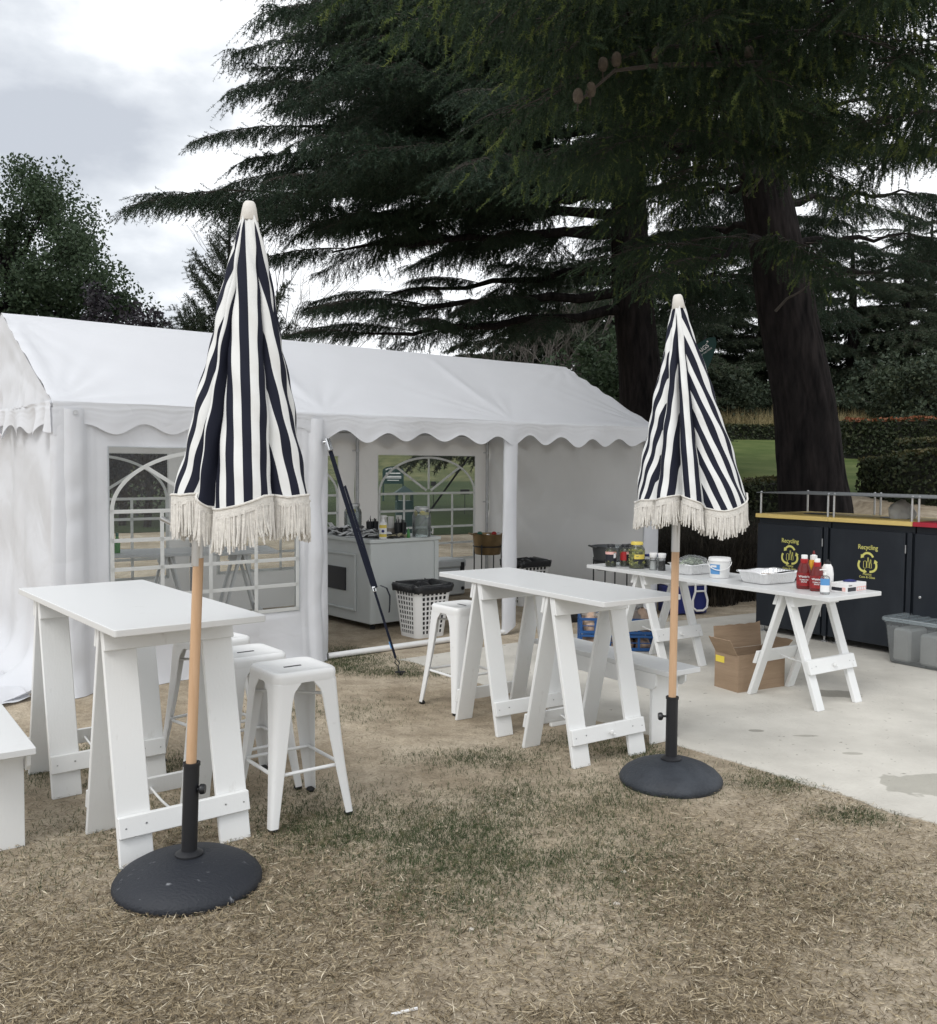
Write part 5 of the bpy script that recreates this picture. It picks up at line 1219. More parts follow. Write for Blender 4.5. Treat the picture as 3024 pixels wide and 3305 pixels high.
for lev in range(2):
    for i in range(4):
        for j in range(2):
            if bread_me is None:
                ob = blob('bread_bag', None, None, (0, 0, 0), .105, .11, M['bread'], 31, .10, .68, 1.0, .96); bread_me = ob.data
            else:
                ob = bpy.data.objects.new('bread_bag', bread_me); C.objects.link(ob)
            ob.location = (1.30 + (i - 1.5) * .145 + rr.uniform(-.01, .01), 8.22 + (j - .5) * .205, SZ + .016 + lev * .142); ob.rotation_euler = (0, 0, rr.uniform(-.2, .2) + (PI if rr.random() > .5 else 0)); ob.scale = (1, 1, 1.0 if lev == 0 else rr.uniform(1.35, 1.8))
            if lev == 0: tag(ob, 'bread loaf in the lower blue crate', 'bread', 'bread in the lower crate')
            else: tag(ob, 'bread loaf heaped in the upper blue crate', 'bread', 'bread in the upper crate')
fb = blob('plastic_wrap', 'clear plastic wrap over the bread in the top crate', 'plastic wrap', (1.30, 8.22, SZ + .262), .31, .12, M['film'], 8, .10, 1.0, .70)
bb_ = blob('black_bag', 'low black bag with a cable on the tent floor', 'bag', (.98, 9.62, 0), .22, .26, M['liner'], 17, .2, 1.3, .8)
cb_ = MB().tube([(1.00, 9.50, .20), (1.03, 9.47, .30), (1.12, 9.44, .34), (1.20, 9.43, .30), (1.22, 9.42, .18)], .012, 8).build('cable', M['black'], None, True); tag(cb_, 'thick black cable loop rising from the black bag', 'cable')

# table inside the tent, seen through the front window
xi, yi, _ = tw(1.55, 2.05); yw = TA + R(-16)
top('tabletop', 'white tabletop inside the tent seen through the front window', xi, yi, yw, 1.9, .62, .76)
for k, d in enumerate((.62, -.05, -.66)):
    xa, ya = along(xi, yi, yw, d); trestle(('white trestle inside the tent, rightmost behind the front window', 'white trestle inside the tent, middle behind the front window', 'white trestle inside the tent, leftmost behind the front window')[k], xa, ya, yw, .5, .731, .44, bw=.10)
pb2 = thing('small_bottle', 'small green bottle on the table behind the front window', 'bottle', (xi - .42, yi - .28, .761), 0)
MB().lathe([(0, .001), (.025, .001), (.027, .01), (.026, .11), (.014, .14), (.012, .16)], 16).build('body', M['green_plastic'], pb2, True, 50); MB().lathe([(.014, .155), (.014, .185), (0, .187)], 12).build('cap', M['can_green'], pb2, True)

# tie-down straps
def ribbon(mb, pts, w, side, th=.0015):
    s = Vector(side).normalized() * (w / 2); n = len(pts)
    up = [tuple(Vector(p) + s) for p in pts]; lo = [tuple(Vector(p) - s) for p in pts]
    mb.strip(up, lo); mb.strip([tuple(Vector(p) + Vector((0, -th, 0))) for p in lo], [tuple(Vector(p) + Vector((0, -th, 0))) for p in up])
sp = thing('ratchet_strap', 'dark blue ratchet strap running from the tent eave to a ground hook', 'strap', (-.517, 7.037, 0))
O = Vector((-.517, 7.037, 0)); A_ = Vector(tw(1.99, -.11, 1.80)) - O; B_ = Vector((0, 0, .05)); sd_ = Vector((math.cos(TA), math.sin(TA), 0)) * .8 + Vector((0, 0, .5))
at = lambda t: A_.lerp(B_, t)
mb = MB(); ribbon(mb, [at(t) + Vector((0, 0, -.010 * math.sin(PI * t / .66))) for t in np.linspace(.04, .66, 14)], .040, sd_); ribbon(mb, [at(t) + Vector((.022, .01, .012 * math.sin(PI * t / .66))) for t in np.linspace(.22, .66, 10)], .022, sd_); mb.build('webbing', M['strap'], sp)
mb = MB(); ribbon(mb, [at(t) for t in np.linspace(.66, .955, 8)], .022, sd_); mb.build('webbing', M['strap'], sp)
mb = MB(); ribbon(mb, [tuple(at(.66) + Vector(p)) for p in ((0, 0, 0), (.05, 0, .02), (.10, 0, .0), (.125, 0, -.06), (.125, 0, -.13), (.12, 0, -.19))], .030, Vector((.3, 1, 0))); mb.build('strap_tail', M['strap'], sp)
q = (A_ - B_).normalized().to_track_quat('Z', 'Y').to_matrix().to_4x4()
mb = MB(); mb.box((0, 0, 0), (.05, .03, .11), .006, T=Matrix.Translation(at(.03)) @ q); mb.tube([(-.035, -.02, .03), (.035, -.02, .03)], .010, 8, T=Matrix.Translation(at(.03)) @ q); mb.build('ratchet', M['chrome'], sp)
MB().box((0, 0, 0), (.035, .014, .045), .004, T=Matrix.Translation(at(.665)) @ q).build('buckle', M['chrome'], sp)
MB().box((0, -.004, 0), (.034, .003, .055), .001, T=Matrix.Translation(at(.90)) @ q).build('tag', M['lab_blue'], sp)
MB().tube([tuple(at(.955)), tuple(at(.975) + Vector((.018, 0, 0))), tuple(at(.99)), tuple(at(.975) - Vector((.018, 0, 0)))], .005, 6, closed=True).tube([tuple(at(.985)), (0.0, 0, .02), (.02, 0, .0), (.03, 0, .025)], .006, 6).build('hook', M['black_metal'], sp, True)
MB().tube([(0, 0, -.12), (.01, 0, .03)], .009, 6).tube([(-.03, 0, .025), (.045, 0, .03)], .007, 6).build('ground_peg', M['black_metal'], sp, True)
s2 = thing('ratchet_strap', 'dark strap outside the back tent window, slanting to the ground', 'strap', (0, 0, 0))
mb = MB(); pA, pB = Vector(tw(5.95, 2.85, 1.9)), Vector(tw(5.15, 4.0, 0.0)); ribbon(mb, [pA.lerp(pB, t) for t in np.linspace(0, 1, 8)], .05, (1, .5, .4)); mb.build('webbing', M['strap'], s2)
s2.location = pB; s2.children[0].data.transform(Matrix.Translation(-pB))

# ------------------------------------------------------------------ far small things
M['sign_green'] = mat('sign_green', (0.010, 0.045, 0.042), .5); M['flag_green'] = mat('flag_green', (0.008, 0.05, 0.045), .65, transl=.15)
def zt(x, y): return float(terr(np.array(x), np.array(y)))
sg = thing('notice_board', 'dark green notice board with curved top seen through the back window', 'sign', (-3.22, 40, 0))
V = [(-.45, 0, .0), (.45, 0, .0), (.45, 0, .55)] + [(.45 * math.cos(R(180 * i / 14)), 0, .55 + .20 * math.sin(R(180 * i / 14))) for i in range(1, 14)] + [(-.45, 0, .55)]
mb = MB(); n = len(V); mb.add([(x, -.02, z + .75) for x, y, z in V] + [(x, .02, z + .75) for x, y, z in V], [tuple(range(n)), tuple(range(n, 2 * n))[::-1]] + [(i, n + i, n + (i + 1) % n, (i + 1) % n) for i in range(n)]); mb.build('board', M['sign_green'], sg)
for (z, w_, h_) in ((1.20, .62, .05), (1.06, .70, .05), (1.00, .7, .03), (.90, .5, .03)): MB().box((0, -.022, z), (w_, .003, h_)).build('text_line', M['lab_white'], sg)
for i in range(9):
    a_ = R(150 - 15 * i); MB().box((.34 * math.cos(a_), -.022, 1.28 + .14 * math.sin(a_)), (.045, .003, .05)).build('text_letter', M['lab_white'], sg)
for x in (-.42, .42): MB().box((x, .03, .4), (.06, .05, .8)).build('post', M['sign_green'], sg)
lb_ = thing('litter_bin', 'dark green litter bin with peaked roof seen through the back window', 'bin', (-1.37, 20.0, 0), R(10))
MB().box((0, 0, .42), (.36, .36, .80), .02).build('body', M['sign_green'], lb_)
for x in (-.16, .16):
    for y in (-.16, .16): MB().box((x, y, .90), (.03, .03, .18)).build('post', M['sign_green'], lb_)
MB().add([(-.22, -.22, .98), (.22, -.22, .98), (.22, .22, .98), (-.22, .22, .98), (0, 0, 1.14)], [(0, 1, 4), (1, 2, 4), (2, 3, 4), (3, 0, 4), (3, 2, 1, 0)]).build('roof', M['sign_green'], lb_)
for i, (x, y, w_, lb) in enumerate(((-1.35, 36, .2, 'tiny dark plate on the lawn left, seen through the back window'), (-.12, 30, .3, 'small dark plate on the lawn beside the outside strap'))):
    pl = thing('marker_plate', lb, 'sign', (x, y, 0)); MB().box((0, 0, .72 if i else .85), (w_, .02, .16), .004).build('plate', M['black'], pl); MB().tube([(0, .02, 0), (0, .02, .8)], .012, 6).build('stake', M['black'], pl)
fl = thing('feather_flag', 'dark green feather flag with white lettering behind the right umbrella', 'flag', (3.05, 15.0, zt(3.05, 15.0)))
zb_ = 3.30 - zt(3.05, 15.0); ang_ = R(52); ax1 = Vector((math.cos(ang_), 0, math.sin(ang_))); ax2 = Vector((-math.sin(ang_), 0, math.cos(ang_))); at_ = R(37); tx1 = Vector((math.cos(at_), 0, math.sin(at_))); tx2 = Vector((-math.sin(at_), 0, math.cos(at_)))
cen = Vector((.58, 0, zb_)); up_ = []; dn_ = []
for i in range(25):
    t = i / 24; s = -.95 + 1.38 * t; hw = .25 * (math.sin(PI * min(1, t * .80 + .16)) ** .8) * (1 if t < .93 else math.sqrt(max(0, 1 - ((t - .93) / .07) ** 2)))
    up_.append(cen + ax1 * s + ax2 * hw); dn_.append(cen + ax1 * s - ax2 * hw)
mb = MB(); mb.strip([tuple(p) for p in up_], [tuple(p) for p in dn_]); mb.strip([tuple(p + Vector((0, .012, 0))) for p in dn_], [tuple(p + Vector((0, .012, 0))) for p in up_]); mb.build('banner', M['flag_green'], fl)
FM = Matrix(((tx1.x, tx2.x, 0, 0), (0, 0, -1, 0), (tx1.z, tx2.z, 0, 0), (0, 0, 0, 1))); te = Vector((0.719, 0, 3.534 - zt(3.05, 15.0)))
text_part('lettering', 'CRAIGS', .092, M['lab_white'], fl, Matrix.Translation(te - tx2 * .05 + Vector((0, -.006, 0))) @ FM, .001, 'RIGHT', bold=.001)
text_part('lettering', 'INVESTMENT PARTNERS', .034, M['lab_white'], fl, Matrix.Translation(te - tx2 * .10 + tx1 * .02 + Vector((0, -.006, 0))) @ FM, .001, 'RIGHT')
MB().lathe([(.011, 0), (.014, 0), (.014, .001), (.011, .001)], 12, T=Matrix.Translation(te + tx1 * .02 + tx2 * .03 + Vector((0, -.004, 0))) @ Matrix.Rotation(PI / 2, 4, 'X')).build('trademark_ring', M['lab_white'], fl)
P0 = cen + ax1 * -.95; MB().tube([(0, .03, -.1), (P0.x * .2, .03, P0.z * .5), tuple(P0 + Vector((0, .03, 0))), tuple(cen + ax1 * .35 + ax2 * .12 + Vector((0, .03, 0)))], .014, 6).build('pole', M['black_metal'], fl, True)

# bits on the ground
cg = MB().tube([(0, 0, .0045), (.075, .033, .0045)], .0045, 10).build('paper_stick', M['lab_white']); cg.location = (-.215, 2.645, .0); tag(cg, 'short white paper stick lying on the dry grass in front', 'stick')
M['pebble'] = mat('pebble', (0.55, 0.51, 0.45), .8, var=.2, vscale=30)
for i, (px, py, lb) in enumerate(((1.42, 3.95, 'pale pebble beside the right umbrella base on dry grass'), (.55, 3.35, 'pale pebble in the dry grass, middle foreground'), (.02, 3.15, 'pale pebble lowest in the dry grass foreground'), (-1.75, 3.05, 'pale pebble near the left bench leg'), (.62, 3.62, 'pale pebble on the bare patch, middle foreground'))):
    blob('pebble', lb, 'pebble', (px, py, 0), .011, .010, M['pebble'], 50 + i, .2, 1.2, .9, n=14, k=8)
# ------------------------------------------------------------------ vegetation
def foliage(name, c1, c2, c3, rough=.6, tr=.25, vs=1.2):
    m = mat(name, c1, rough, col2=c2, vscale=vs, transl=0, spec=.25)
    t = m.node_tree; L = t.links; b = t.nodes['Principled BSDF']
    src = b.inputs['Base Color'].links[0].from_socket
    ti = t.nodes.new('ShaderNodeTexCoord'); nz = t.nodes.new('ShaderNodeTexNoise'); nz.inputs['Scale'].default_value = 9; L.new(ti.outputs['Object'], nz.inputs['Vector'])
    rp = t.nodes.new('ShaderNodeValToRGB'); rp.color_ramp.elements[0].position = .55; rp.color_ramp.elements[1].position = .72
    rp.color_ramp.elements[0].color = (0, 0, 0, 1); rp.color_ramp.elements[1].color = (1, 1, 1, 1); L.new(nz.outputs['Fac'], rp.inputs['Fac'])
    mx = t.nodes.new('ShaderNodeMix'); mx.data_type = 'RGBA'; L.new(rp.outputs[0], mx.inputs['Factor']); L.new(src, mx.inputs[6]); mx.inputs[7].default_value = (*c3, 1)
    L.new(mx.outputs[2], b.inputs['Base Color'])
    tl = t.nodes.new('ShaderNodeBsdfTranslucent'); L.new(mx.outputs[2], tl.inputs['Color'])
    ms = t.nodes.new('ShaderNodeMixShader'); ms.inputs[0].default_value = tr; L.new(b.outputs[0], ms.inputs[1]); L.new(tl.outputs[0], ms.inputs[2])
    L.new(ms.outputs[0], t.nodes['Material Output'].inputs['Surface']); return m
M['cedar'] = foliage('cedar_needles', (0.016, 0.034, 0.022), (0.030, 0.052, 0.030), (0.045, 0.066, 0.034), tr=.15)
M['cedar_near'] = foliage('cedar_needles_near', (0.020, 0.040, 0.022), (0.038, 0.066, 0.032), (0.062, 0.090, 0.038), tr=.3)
M['cedar_tip'] = foliage('cedar_lit_tip', (0.085, 0.125, 0.036), (0.14, 0.18, 0.052), (0.21, 0.235, 0.08), tr=.35)  # needle tips catching light: the brightness is put into this colour
M['conifer'] = foliage('conifer_needles', (0.022, 0.036, 0.024), (0.045, 0.062, 0.036), (0.085, 0.095, 0.055), tr=.15)
M['broad'] = foliage('broadleaf', (0.030, 0.052, 0.028), (0.055, 0.085, 0.045), (0.09, 0.12, 0.065), tr=.3)
M['purple'] = foliage('purple_leaf', (0.014, 0.013, 0.019), (0.026, 0.022, 0.028), (0.04, 0.034, 0.034), tr=.2)
M['hedge'] = foliage('hedge_leaf', (0.018, 0.028, 0.013), (0.038, 0.050, 0.022), (0.07, 0.075, 0.035), tr=.15, vs=2)
M['hedge_top'] = foliage('hedge_top_leaf', (0.045, 0.055, 0.020), (0.085, 0.075, 0.030), (0.14, 0.11, 0.05), tr=.2, vs=2)
M['hedge_red'] = foliage('red_brown_leaf', (0.17, 0.060, 0.026), (0.25, 0.095, 0.045), (0.21, 0.13, 0.06), tr=.2, vs=2)
M['twig'] = mat('twig_bark', (0.040, 0.032, 0.027), .9)
M['bare'] = mat('bare_twig', (0.10, 0.09, 0.08), .9)
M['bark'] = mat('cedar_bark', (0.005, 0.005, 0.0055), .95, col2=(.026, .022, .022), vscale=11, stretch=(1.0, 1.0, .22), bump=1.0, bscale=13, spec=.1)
def unit(a): return a / (np.linalg.norm(a, axis=-1, keepdims=True) + 1e-9)
def needles(base, dirs, lens, m, nl, nw, rs, spread=.9, fwd=.55):
    """m thin triangles round each twig"""
    N = len(base); t = rs.uniform(.05, 1.0, (N, m)); p = base[:, None] + dirs[:, None] * (lens[:, None] * t)[..., None]
    rnd = unit(rs.normal(size=(N, m, 3))); d = unit(rnd * spread + dirs[:, None] * fwd)
    L = nl * rs.uniform(.65, 1.15, (N, m))[..., None]; sd = unit(np.cross(d, rs.normal(size=(N, m, 3)))) * nw / 2
    V = np.stack([p - sd, p + sd, p + d * L], 2).reshape(-1, 3); return V
def bough_mesh(name, L, seed, nsec=34, lsec=.9, step=.075, m=34, nl=.05, nw=.009, droop=.10, twig=(.08, .22), hang=.75, rise=.06, mats=None, fan=60, tips=0.0):
    rs = np.random.RandomState(seed); tb = []; td = []; tl = []; wood = []
    def main(t): return np.array([L * t, .10 * L * math.sin(t * 3 + seed) * t * .5, rise * L * t - droop * L * t ** 2.2])
    pm = [main(t) for t in np.linspace(0, 1, 12)]; wood.append((pm, .020 * L / 3, .004))
    for i in range(nsec):
        t = .10 + .90 * (i + rs.uniform(0, .8)) / nsec; p = main(t); s = 1 if i % 2 else -1
        az = R(fan - 26 * t + rs.uniform(-14, 14)) * s; ln = lsec * (1 - .72 * t) * rs.uniform(.6, 1.15) + .12 * lsec
        d = np.array([math.cos(az), math.sin(az), rs.uniform(-.12, .12)]); n = max(3, int(ln / step)); pts = []
        for k in range(n + 1):
            q = k / n; pts.append(p + d * ln * q + np.array([0, 0, -.30 * ln * q ** 2]))
        wood.append((pts[::max(1, n // 3)], .007 * L / 3, .003))
        for k in range(1, n + 1):
            q = k / n
            for rep in range(2 if rs.uniform() < .55 else 1):
                sd = rs.uniform(-1, 1); dr = d * rs.uniform(.2, .8) + np.array([-d[1], d[0], 0]) * sd * .8 + np.array([0, 0, -hang * rs.uniform(.35, 1.4)])
                tb.append(pts[k]); td.append(dr); tl.append(rs.uniform(*twig) * (1.1 - .4 * q))
        tb.append(pts[-1]); td.append(pts[-1] - pts[-2] + np.array([0, 0, -.02])); tl.append(twig[1])
    for t in np.linspace(.15, 1, int(L / .08)):
        tb.append(main(t)); td.append(np.array([.5, rs.uniform(-.6, .6), rs.uniform(-1, .3)])); tl.append(rs.uniform(*twig))
    tb = np.array(tb); td = unit(np.array(td)); tl = np.array(tl)
    V = needles(tb, td, tl, m, nl, nw, rs)
    tipf = None
    if tips:
        base_d = (V.reshape(-1, m, 3, 3)[:, :, :2].mean(2) - tb[:, None]); fr = np.linalg.norm(base_d, axis=-1) / tl[:, None]
        tipf = ((fr > .66) & (rs.uniform(0, 1, (len(tb), 1)) < tips)).ravel()
    # twigs: thin triangles
    sd = unit(np.cross(td, rs.normal(size=td.shape))) * .003
    V2 = np.stack([tb - sd, tb + sd, tb + td * tl[:, None]], 1).reshape(-1, 3)
    mbw = MB()
    for pts, r0, r1 in wood:
        k = len(pts); mbw.tube([tuple(p) for p in pts], [r0 + (r1 - r0) * i / max(1, k - 1) for i in range(k)], 4, cap=False)
    Vw = np.array(mbw.v); Fw = np.array([q for f in mbw.f for q in ((f[0], f[1], f[2]), (f[0], f[2], f[3]))])
    nN = len(V); Vall = np.concatenate([V, V2, Vw]); F = np.concatenate([np.arange(nN + len(V2)).reshape(-1, 3), Fw + nN + len(V2)])
    me = np_mesh(name, Vall, F); mi = np.zeros(len(F), dtype=np.int32); mi[nN // 3:] = 1
    if tipf is not None: mi[:nN // 3][tipf] = 2
    for k in mats: me.materials.append(k)
    me.polygons.foreach_set('material_index', mi); return me
BV = [bough_mesh('cedar_bough', 3.0, 10 + i, nsec=44, lsec=1.05, m=36, nw=.011, twig=(.10, .42), hang=1.3, droop=.20, rise=.10, mats=(M['cedar'], M['twig'])) for i in range(3)]
BN = [bough_mesh('near_cedar_bough', 2.0, 20 + i, nsec=20, lsec=.62, step=.13, m=150, nl=.030, nw=.0075, droop=.36, twig=(.18, .60), hang=2.6, rise=.08, mats=(M['cedar_near'], M['twig'], M['cedar_tip']), tips=.27) for i in range(3)]
BF = [bough_mesh('far_bough', 3.0, 30 + i, nsec=34, lsec=1.1, step=.12, m=28, nl=.09, nw=.020, droop=.12, twig=(.12, .3), hang=.5, mats=(M['conifer'], M['twig'])) for i in range(2)]
BP = [bough_mesh('pine_bough', 3.0, 40 + i, nsec=20, lsec=.8, step=.12, m=40, nl=.10, nw=.016, droop=-.22, twig=(.15, .32), hang=-.7, mats=(M['conifer'], M['twig'])) for i in range(2)]
rgl = random.Random(77)
def put_bough(me, parent, p, az, el, sc, roll=0.0):
    o = bpy.data.objects.new('bough', me); C.objects.link(o); o.parent = parent
    o.matrix_local = Matrix.Translation(p) @ Matrix.Rotation(az, 4, 'Z') @ Matrix.Rotation(-el, 4, 'Y') @ Matrix.Rotation(roll, 4, 'X') @ Matrix.Scale(sc, 4)
    return o
def bez(P, t):
    a, b, c = [Vector(p) for p in P]; b2 = b * 2 - (a + c) / 2
    return a * (1 - t) ** 2 + b2 * 2 * t * (1 - t) + c * t * t
def trunk_part(T, pts, radii, name='trunk', n=110, seed=1, m='bark', ridge=.03, base=(0, 0, 0)):
    P = [Vector(p) - Vector(base) for p in pts]
    # resample
    segs = []; K = 16 if n > 60 else 8
    for i in range(len(P) - 1):
        for k in range(K):
            t = k / K; segs.append((P[i].lerp(P[i + 1], t), radii[i] + (radii[i + 1] - radii[i]) * t))
    segs.append((P[-1], radii[-1])); V = []; F = []
    th = np.linspace(0, 2 * PI, n, endpoint=False)
    for i, (p, r) in enumerate(segs):
        rr_ = r * (1 + ridge * snoise(np.stack([np.cos(th) * 3.2, np.sin(th) * 3.2, np.full(n, p.z * .9)], -1), seed, 4, 1.5) + (.045 * np.abs(np.sin(th * 13 + 2.2 * snoise(np.stack([np.cos(th) * 2, np.sin(th) * 2, np.full(n, p.z * 1.6)], -1), seed + 3, 3, 1.4))) ** .6 if n > 60 else 0))
        V += [(p.x + rr_[k] * math.cos(th[k]), p.y + rr_[k] * math.sin(th[k]), p.z) for k in range(n)]
    for i in range(len(segs) - 1):
        for k in range(n): F.append((i * n + k, i * n + (k + 1) % n, (i + 1) * n + (k + 1) % n, (i + 1) * n + k))
    return MB().add(V, F).build(name, M[m], T, True, 80)
def cedar(label, trunk, radii, limbs, var, spacing, scale, seed, el0=0.0, lr=.10):
    base = Vector((trunk[0][0], trunk[0][1], zt(trunk[0][0], trunk[0][1]) - .05))
    T = thing('cedar_tree', label, 'tree', base)
    trunk_part(T, trunk, radii, base=base, seed=seed)
    rs = random.Random(seed)
    for q, (limb, vv, sp_, sc, hang) in enumerate(limbs):
        L = sum((bez(limb, (i + 1) / 8) - bez(limb, i / 8)).length for i in range(8)); lb_ = (3.0 if vv is BV else 2.0) * sc; tmax = max(.35, 1 - .8 * lb_ / L); nb = max(3, int(L * tmax / sp_))
        pts = [bez(limb, min(1, tmax + .04) * i / 10) - base for i in range(11)]
        MB().tube([tuple(p + Vector((0, 0, .05 * math.sin(i * 2.1 + q)))) for i, p in enumerate(pts)], [lr * (1 - .085 * i) for i in range(11)], 8).build('limb', M['bark'], T, True)
        for k in range(nb + 1):
            t = .14 + (tmax - .14) * k / nb; p = bez(limb, t) - base; d = bez(limb, min(1, t + .02)) - bez(limb, t - .02)
            az = math.atan2(d.y, d.x); side = 0 if k == nb else (1 if k % 2 else -1)
            put_bough(rs.choice(vv), T, p, az + side * R(rs.uniform(30, 62)), R(rs.uniform(-10, 10)) + el0, sc * rs.uniform(.75, 1.15) * (1.0 if side else .85), R(rs.uniform(-15, 15)))
    return T
lB = [(l, BV, .78 if i > 3 else .9, .92 if i > 3 else .66, 0) for i, l in enumerate(LIMBS_B)]
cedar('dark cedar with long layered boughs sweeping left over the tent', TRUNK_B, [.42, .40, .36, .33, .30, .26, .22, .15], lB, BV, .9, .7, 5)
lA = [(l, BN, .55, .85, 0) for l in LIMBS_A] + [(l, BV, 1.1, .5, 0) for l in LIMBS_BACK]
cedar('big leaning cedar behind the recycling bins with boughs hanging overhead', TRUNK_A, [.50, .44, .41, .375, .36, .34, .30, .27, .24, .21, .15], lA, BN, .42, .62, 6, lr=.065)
cA = [o for o in bpy.data.objects if o.name.startswith('cedar_tree') and o.location.y < 14][0]; bA = cA.location
M['dead'] = mat('dead_wood', (.10, .09, .08), .9, col2=(.045, .04, .037), vscale=8)
for P_ in DEAD:
    MB().tube([tuple(Vector(p) - bA) for p in P_], [.020 * (1 - .8 * i / (len(P_) - 1)) for i in range(len(P_))], 7).build('dead_branch', M['dead'], cA, True)
M['cone'] = mat('cedar_cone', (.05, .038, .028), .9, col2=(.10, .08, .06), vscale=30, bump=.5, bscale=60)
MB().tube([tuple(Vector(p) - bA) for p in CONE_BRANCH], [.022, .020, .016, .012, .008], 7).build('limb', M['twig'], cA, True)
for i, p in enumerate(CONES):
    MB().lathe([(0, -.045), (.022, -.04), (.034, -.015), (.034, .015), (.026, .038), (.012, .05), (0, .052)], 14, T=Matrix.Translation(Vector(p) - bA) @ Matrix.Rotation(.2 * math.sin(i * 2.3), 4, 'X')).build('cone', M['cone'], cA, True)
    MB().tube([tuple(Vector(p) - bA), tuple(Vector(p) - bA + Vector((0, .02, -.09)))], .006, 5).build('cone_stalk', M['twig'], cA, True)
# ---- other conifers
def conifer(label, x, y, h, r0, spread, nb, var, seed, el=(-.25, .1), z_lo=.12, group=None, cat='tree', sc_pow=.9):
    z = zt(x, y); T = thing('conifer_tree', label, cat, (x, y, z - .05), 0, group); rs = random.Random(seed)
    trunk_part(T, [(0, 0, 0), (rs.uniform(-.2, .2), 0, h * .5), (rs.uniform(-.2, .2), rs.uniform(-.2, .2), h)], [r0, r0 * .6, .03], n=14, seed=seed, ridge=.06)
    for i in range(nb):
        t = (i + rs.random()) / nb; zz = h * (z_lo + (1 - z_lo) * t ** .85); sc = spread * ((1 - t) ** sc_pow * .92 + .12) / 3.0 * rs.uniform(.7, 1.2)
        put_bough(rs.choice(var), T, (0, 0, zz), 2.399 * i + rs.uniform(-.4, .4), rs.uniform(*el), sc, rs.uniform(-.2, .2))
    return T
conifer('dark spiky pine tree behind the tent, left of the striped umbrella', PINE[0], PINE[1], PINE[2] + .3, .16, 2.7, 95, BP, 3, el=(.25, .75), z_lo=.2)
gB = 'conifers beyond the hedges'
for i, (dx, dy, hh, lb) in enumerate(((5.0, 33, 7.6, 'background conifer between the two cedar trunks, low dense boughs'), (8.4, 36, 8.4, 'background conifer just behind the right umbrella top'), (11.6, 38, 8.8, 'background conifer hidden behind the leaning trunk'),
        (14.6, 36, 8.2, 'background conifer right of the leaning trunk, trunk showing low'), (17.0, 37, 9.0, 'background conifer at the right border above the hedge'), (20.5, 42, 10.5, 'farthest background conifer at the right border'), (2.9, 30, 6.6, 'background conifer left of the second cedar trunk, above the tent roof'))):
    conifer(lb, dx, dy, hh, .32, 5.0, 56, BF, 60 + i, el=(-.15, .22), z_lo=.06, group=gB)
# ---- leafy things
def leaf_cloud(cent, rad, n, size, rs, asp=.6):
    K = len(cent); idx = rs.randint(0, K, n); d = unit(rs.normal(size=(n, 3))) * (rs.uniform(0, 1, (n, 1)) ** (1 / 2.2))
    p = cent[idx] + d * rad[idx][:, None]; a = unit(rs.normal(size=(n, 3))); b = unit(np.cross(a, rs.normal(size=(n, 3)))); s = size * rs.uniform(.6, 1.3, (n, 1))
    V = np.stack([p - a * s, p + b * s * asp, p + a * s, p - b * s * asp], 1).reshape(-1, 3); return V, np.arange(4 * n).reshape(n, 4)
def branchy(mb, p, d, L, r, depth, rs, tips, spread=.55, up=.12, n=(2, 3)):
    q = p + d * L; mid = p.lerp(q, .5) + Vector((rs.uniform(-1, 1), rs.uniform(-1, 1), rs.uniform(-1, 1))) * L * .05
    mb.tube([tuple(p), tuple(mid), tuple(q)], [r, r * .85, r * .68], 5 if depth > 1 else 3, cap=False)
    if depth == 0: tips.append(q); return
    for i in range(rs.randint(*n)):
        nd = (d + Vector((rs.gauss(0, spread), rs.gauss(0, spread), rs.gauss(up, spread * .6)))).normalized()
        branchy(mb, q if i else p.lerp(q, rs.uniform(.6, 1)), nd, L * rs.uniform(.62, .86), r * .62, depth - 1, rs, tips, spread, up, n)
def leafy(name, label, x, y, z, h, r0, nleaf, size, m, seed, trunk_h=.3, rad=.8, cat='tree', flat=1.0, wide=1.0, lev=4, group=None):
    T = thing(name, label, cat, (x, y, z), 0, group); rs = random.Random(seed); nr = np.random.RandomState(seed); mb = MB(); tips = []
    for k in range(3): branchy(mb, Vector((rs.uniform(-.1, .1), rs.uniform(-.1, .1), 0 if k == 0 else h * trunk_h * .4)), Vector((rs.gauss(0, .15 * wide + .1 * k), rs.gauss(0, .15 * wide), 1)).normalized(), h * trunk_h, r0, lev, rs, tips, .5 * wide, .18)
    mb.build('trunk', M['bark'], T, True)
    c = np.array([tuple(t) for t in tips]); top_ = np.percentile(c[:, 2], 97); c[:, 2] *= (h - rad * .5) / top_
    V, F = leaf_cloud(c, np.full(len(c), rad) * nr.uniform(.6, 1.2, len(c)), nleaf, size, nr); link('crown', np_mesh('crown', V, F), m, T); return T
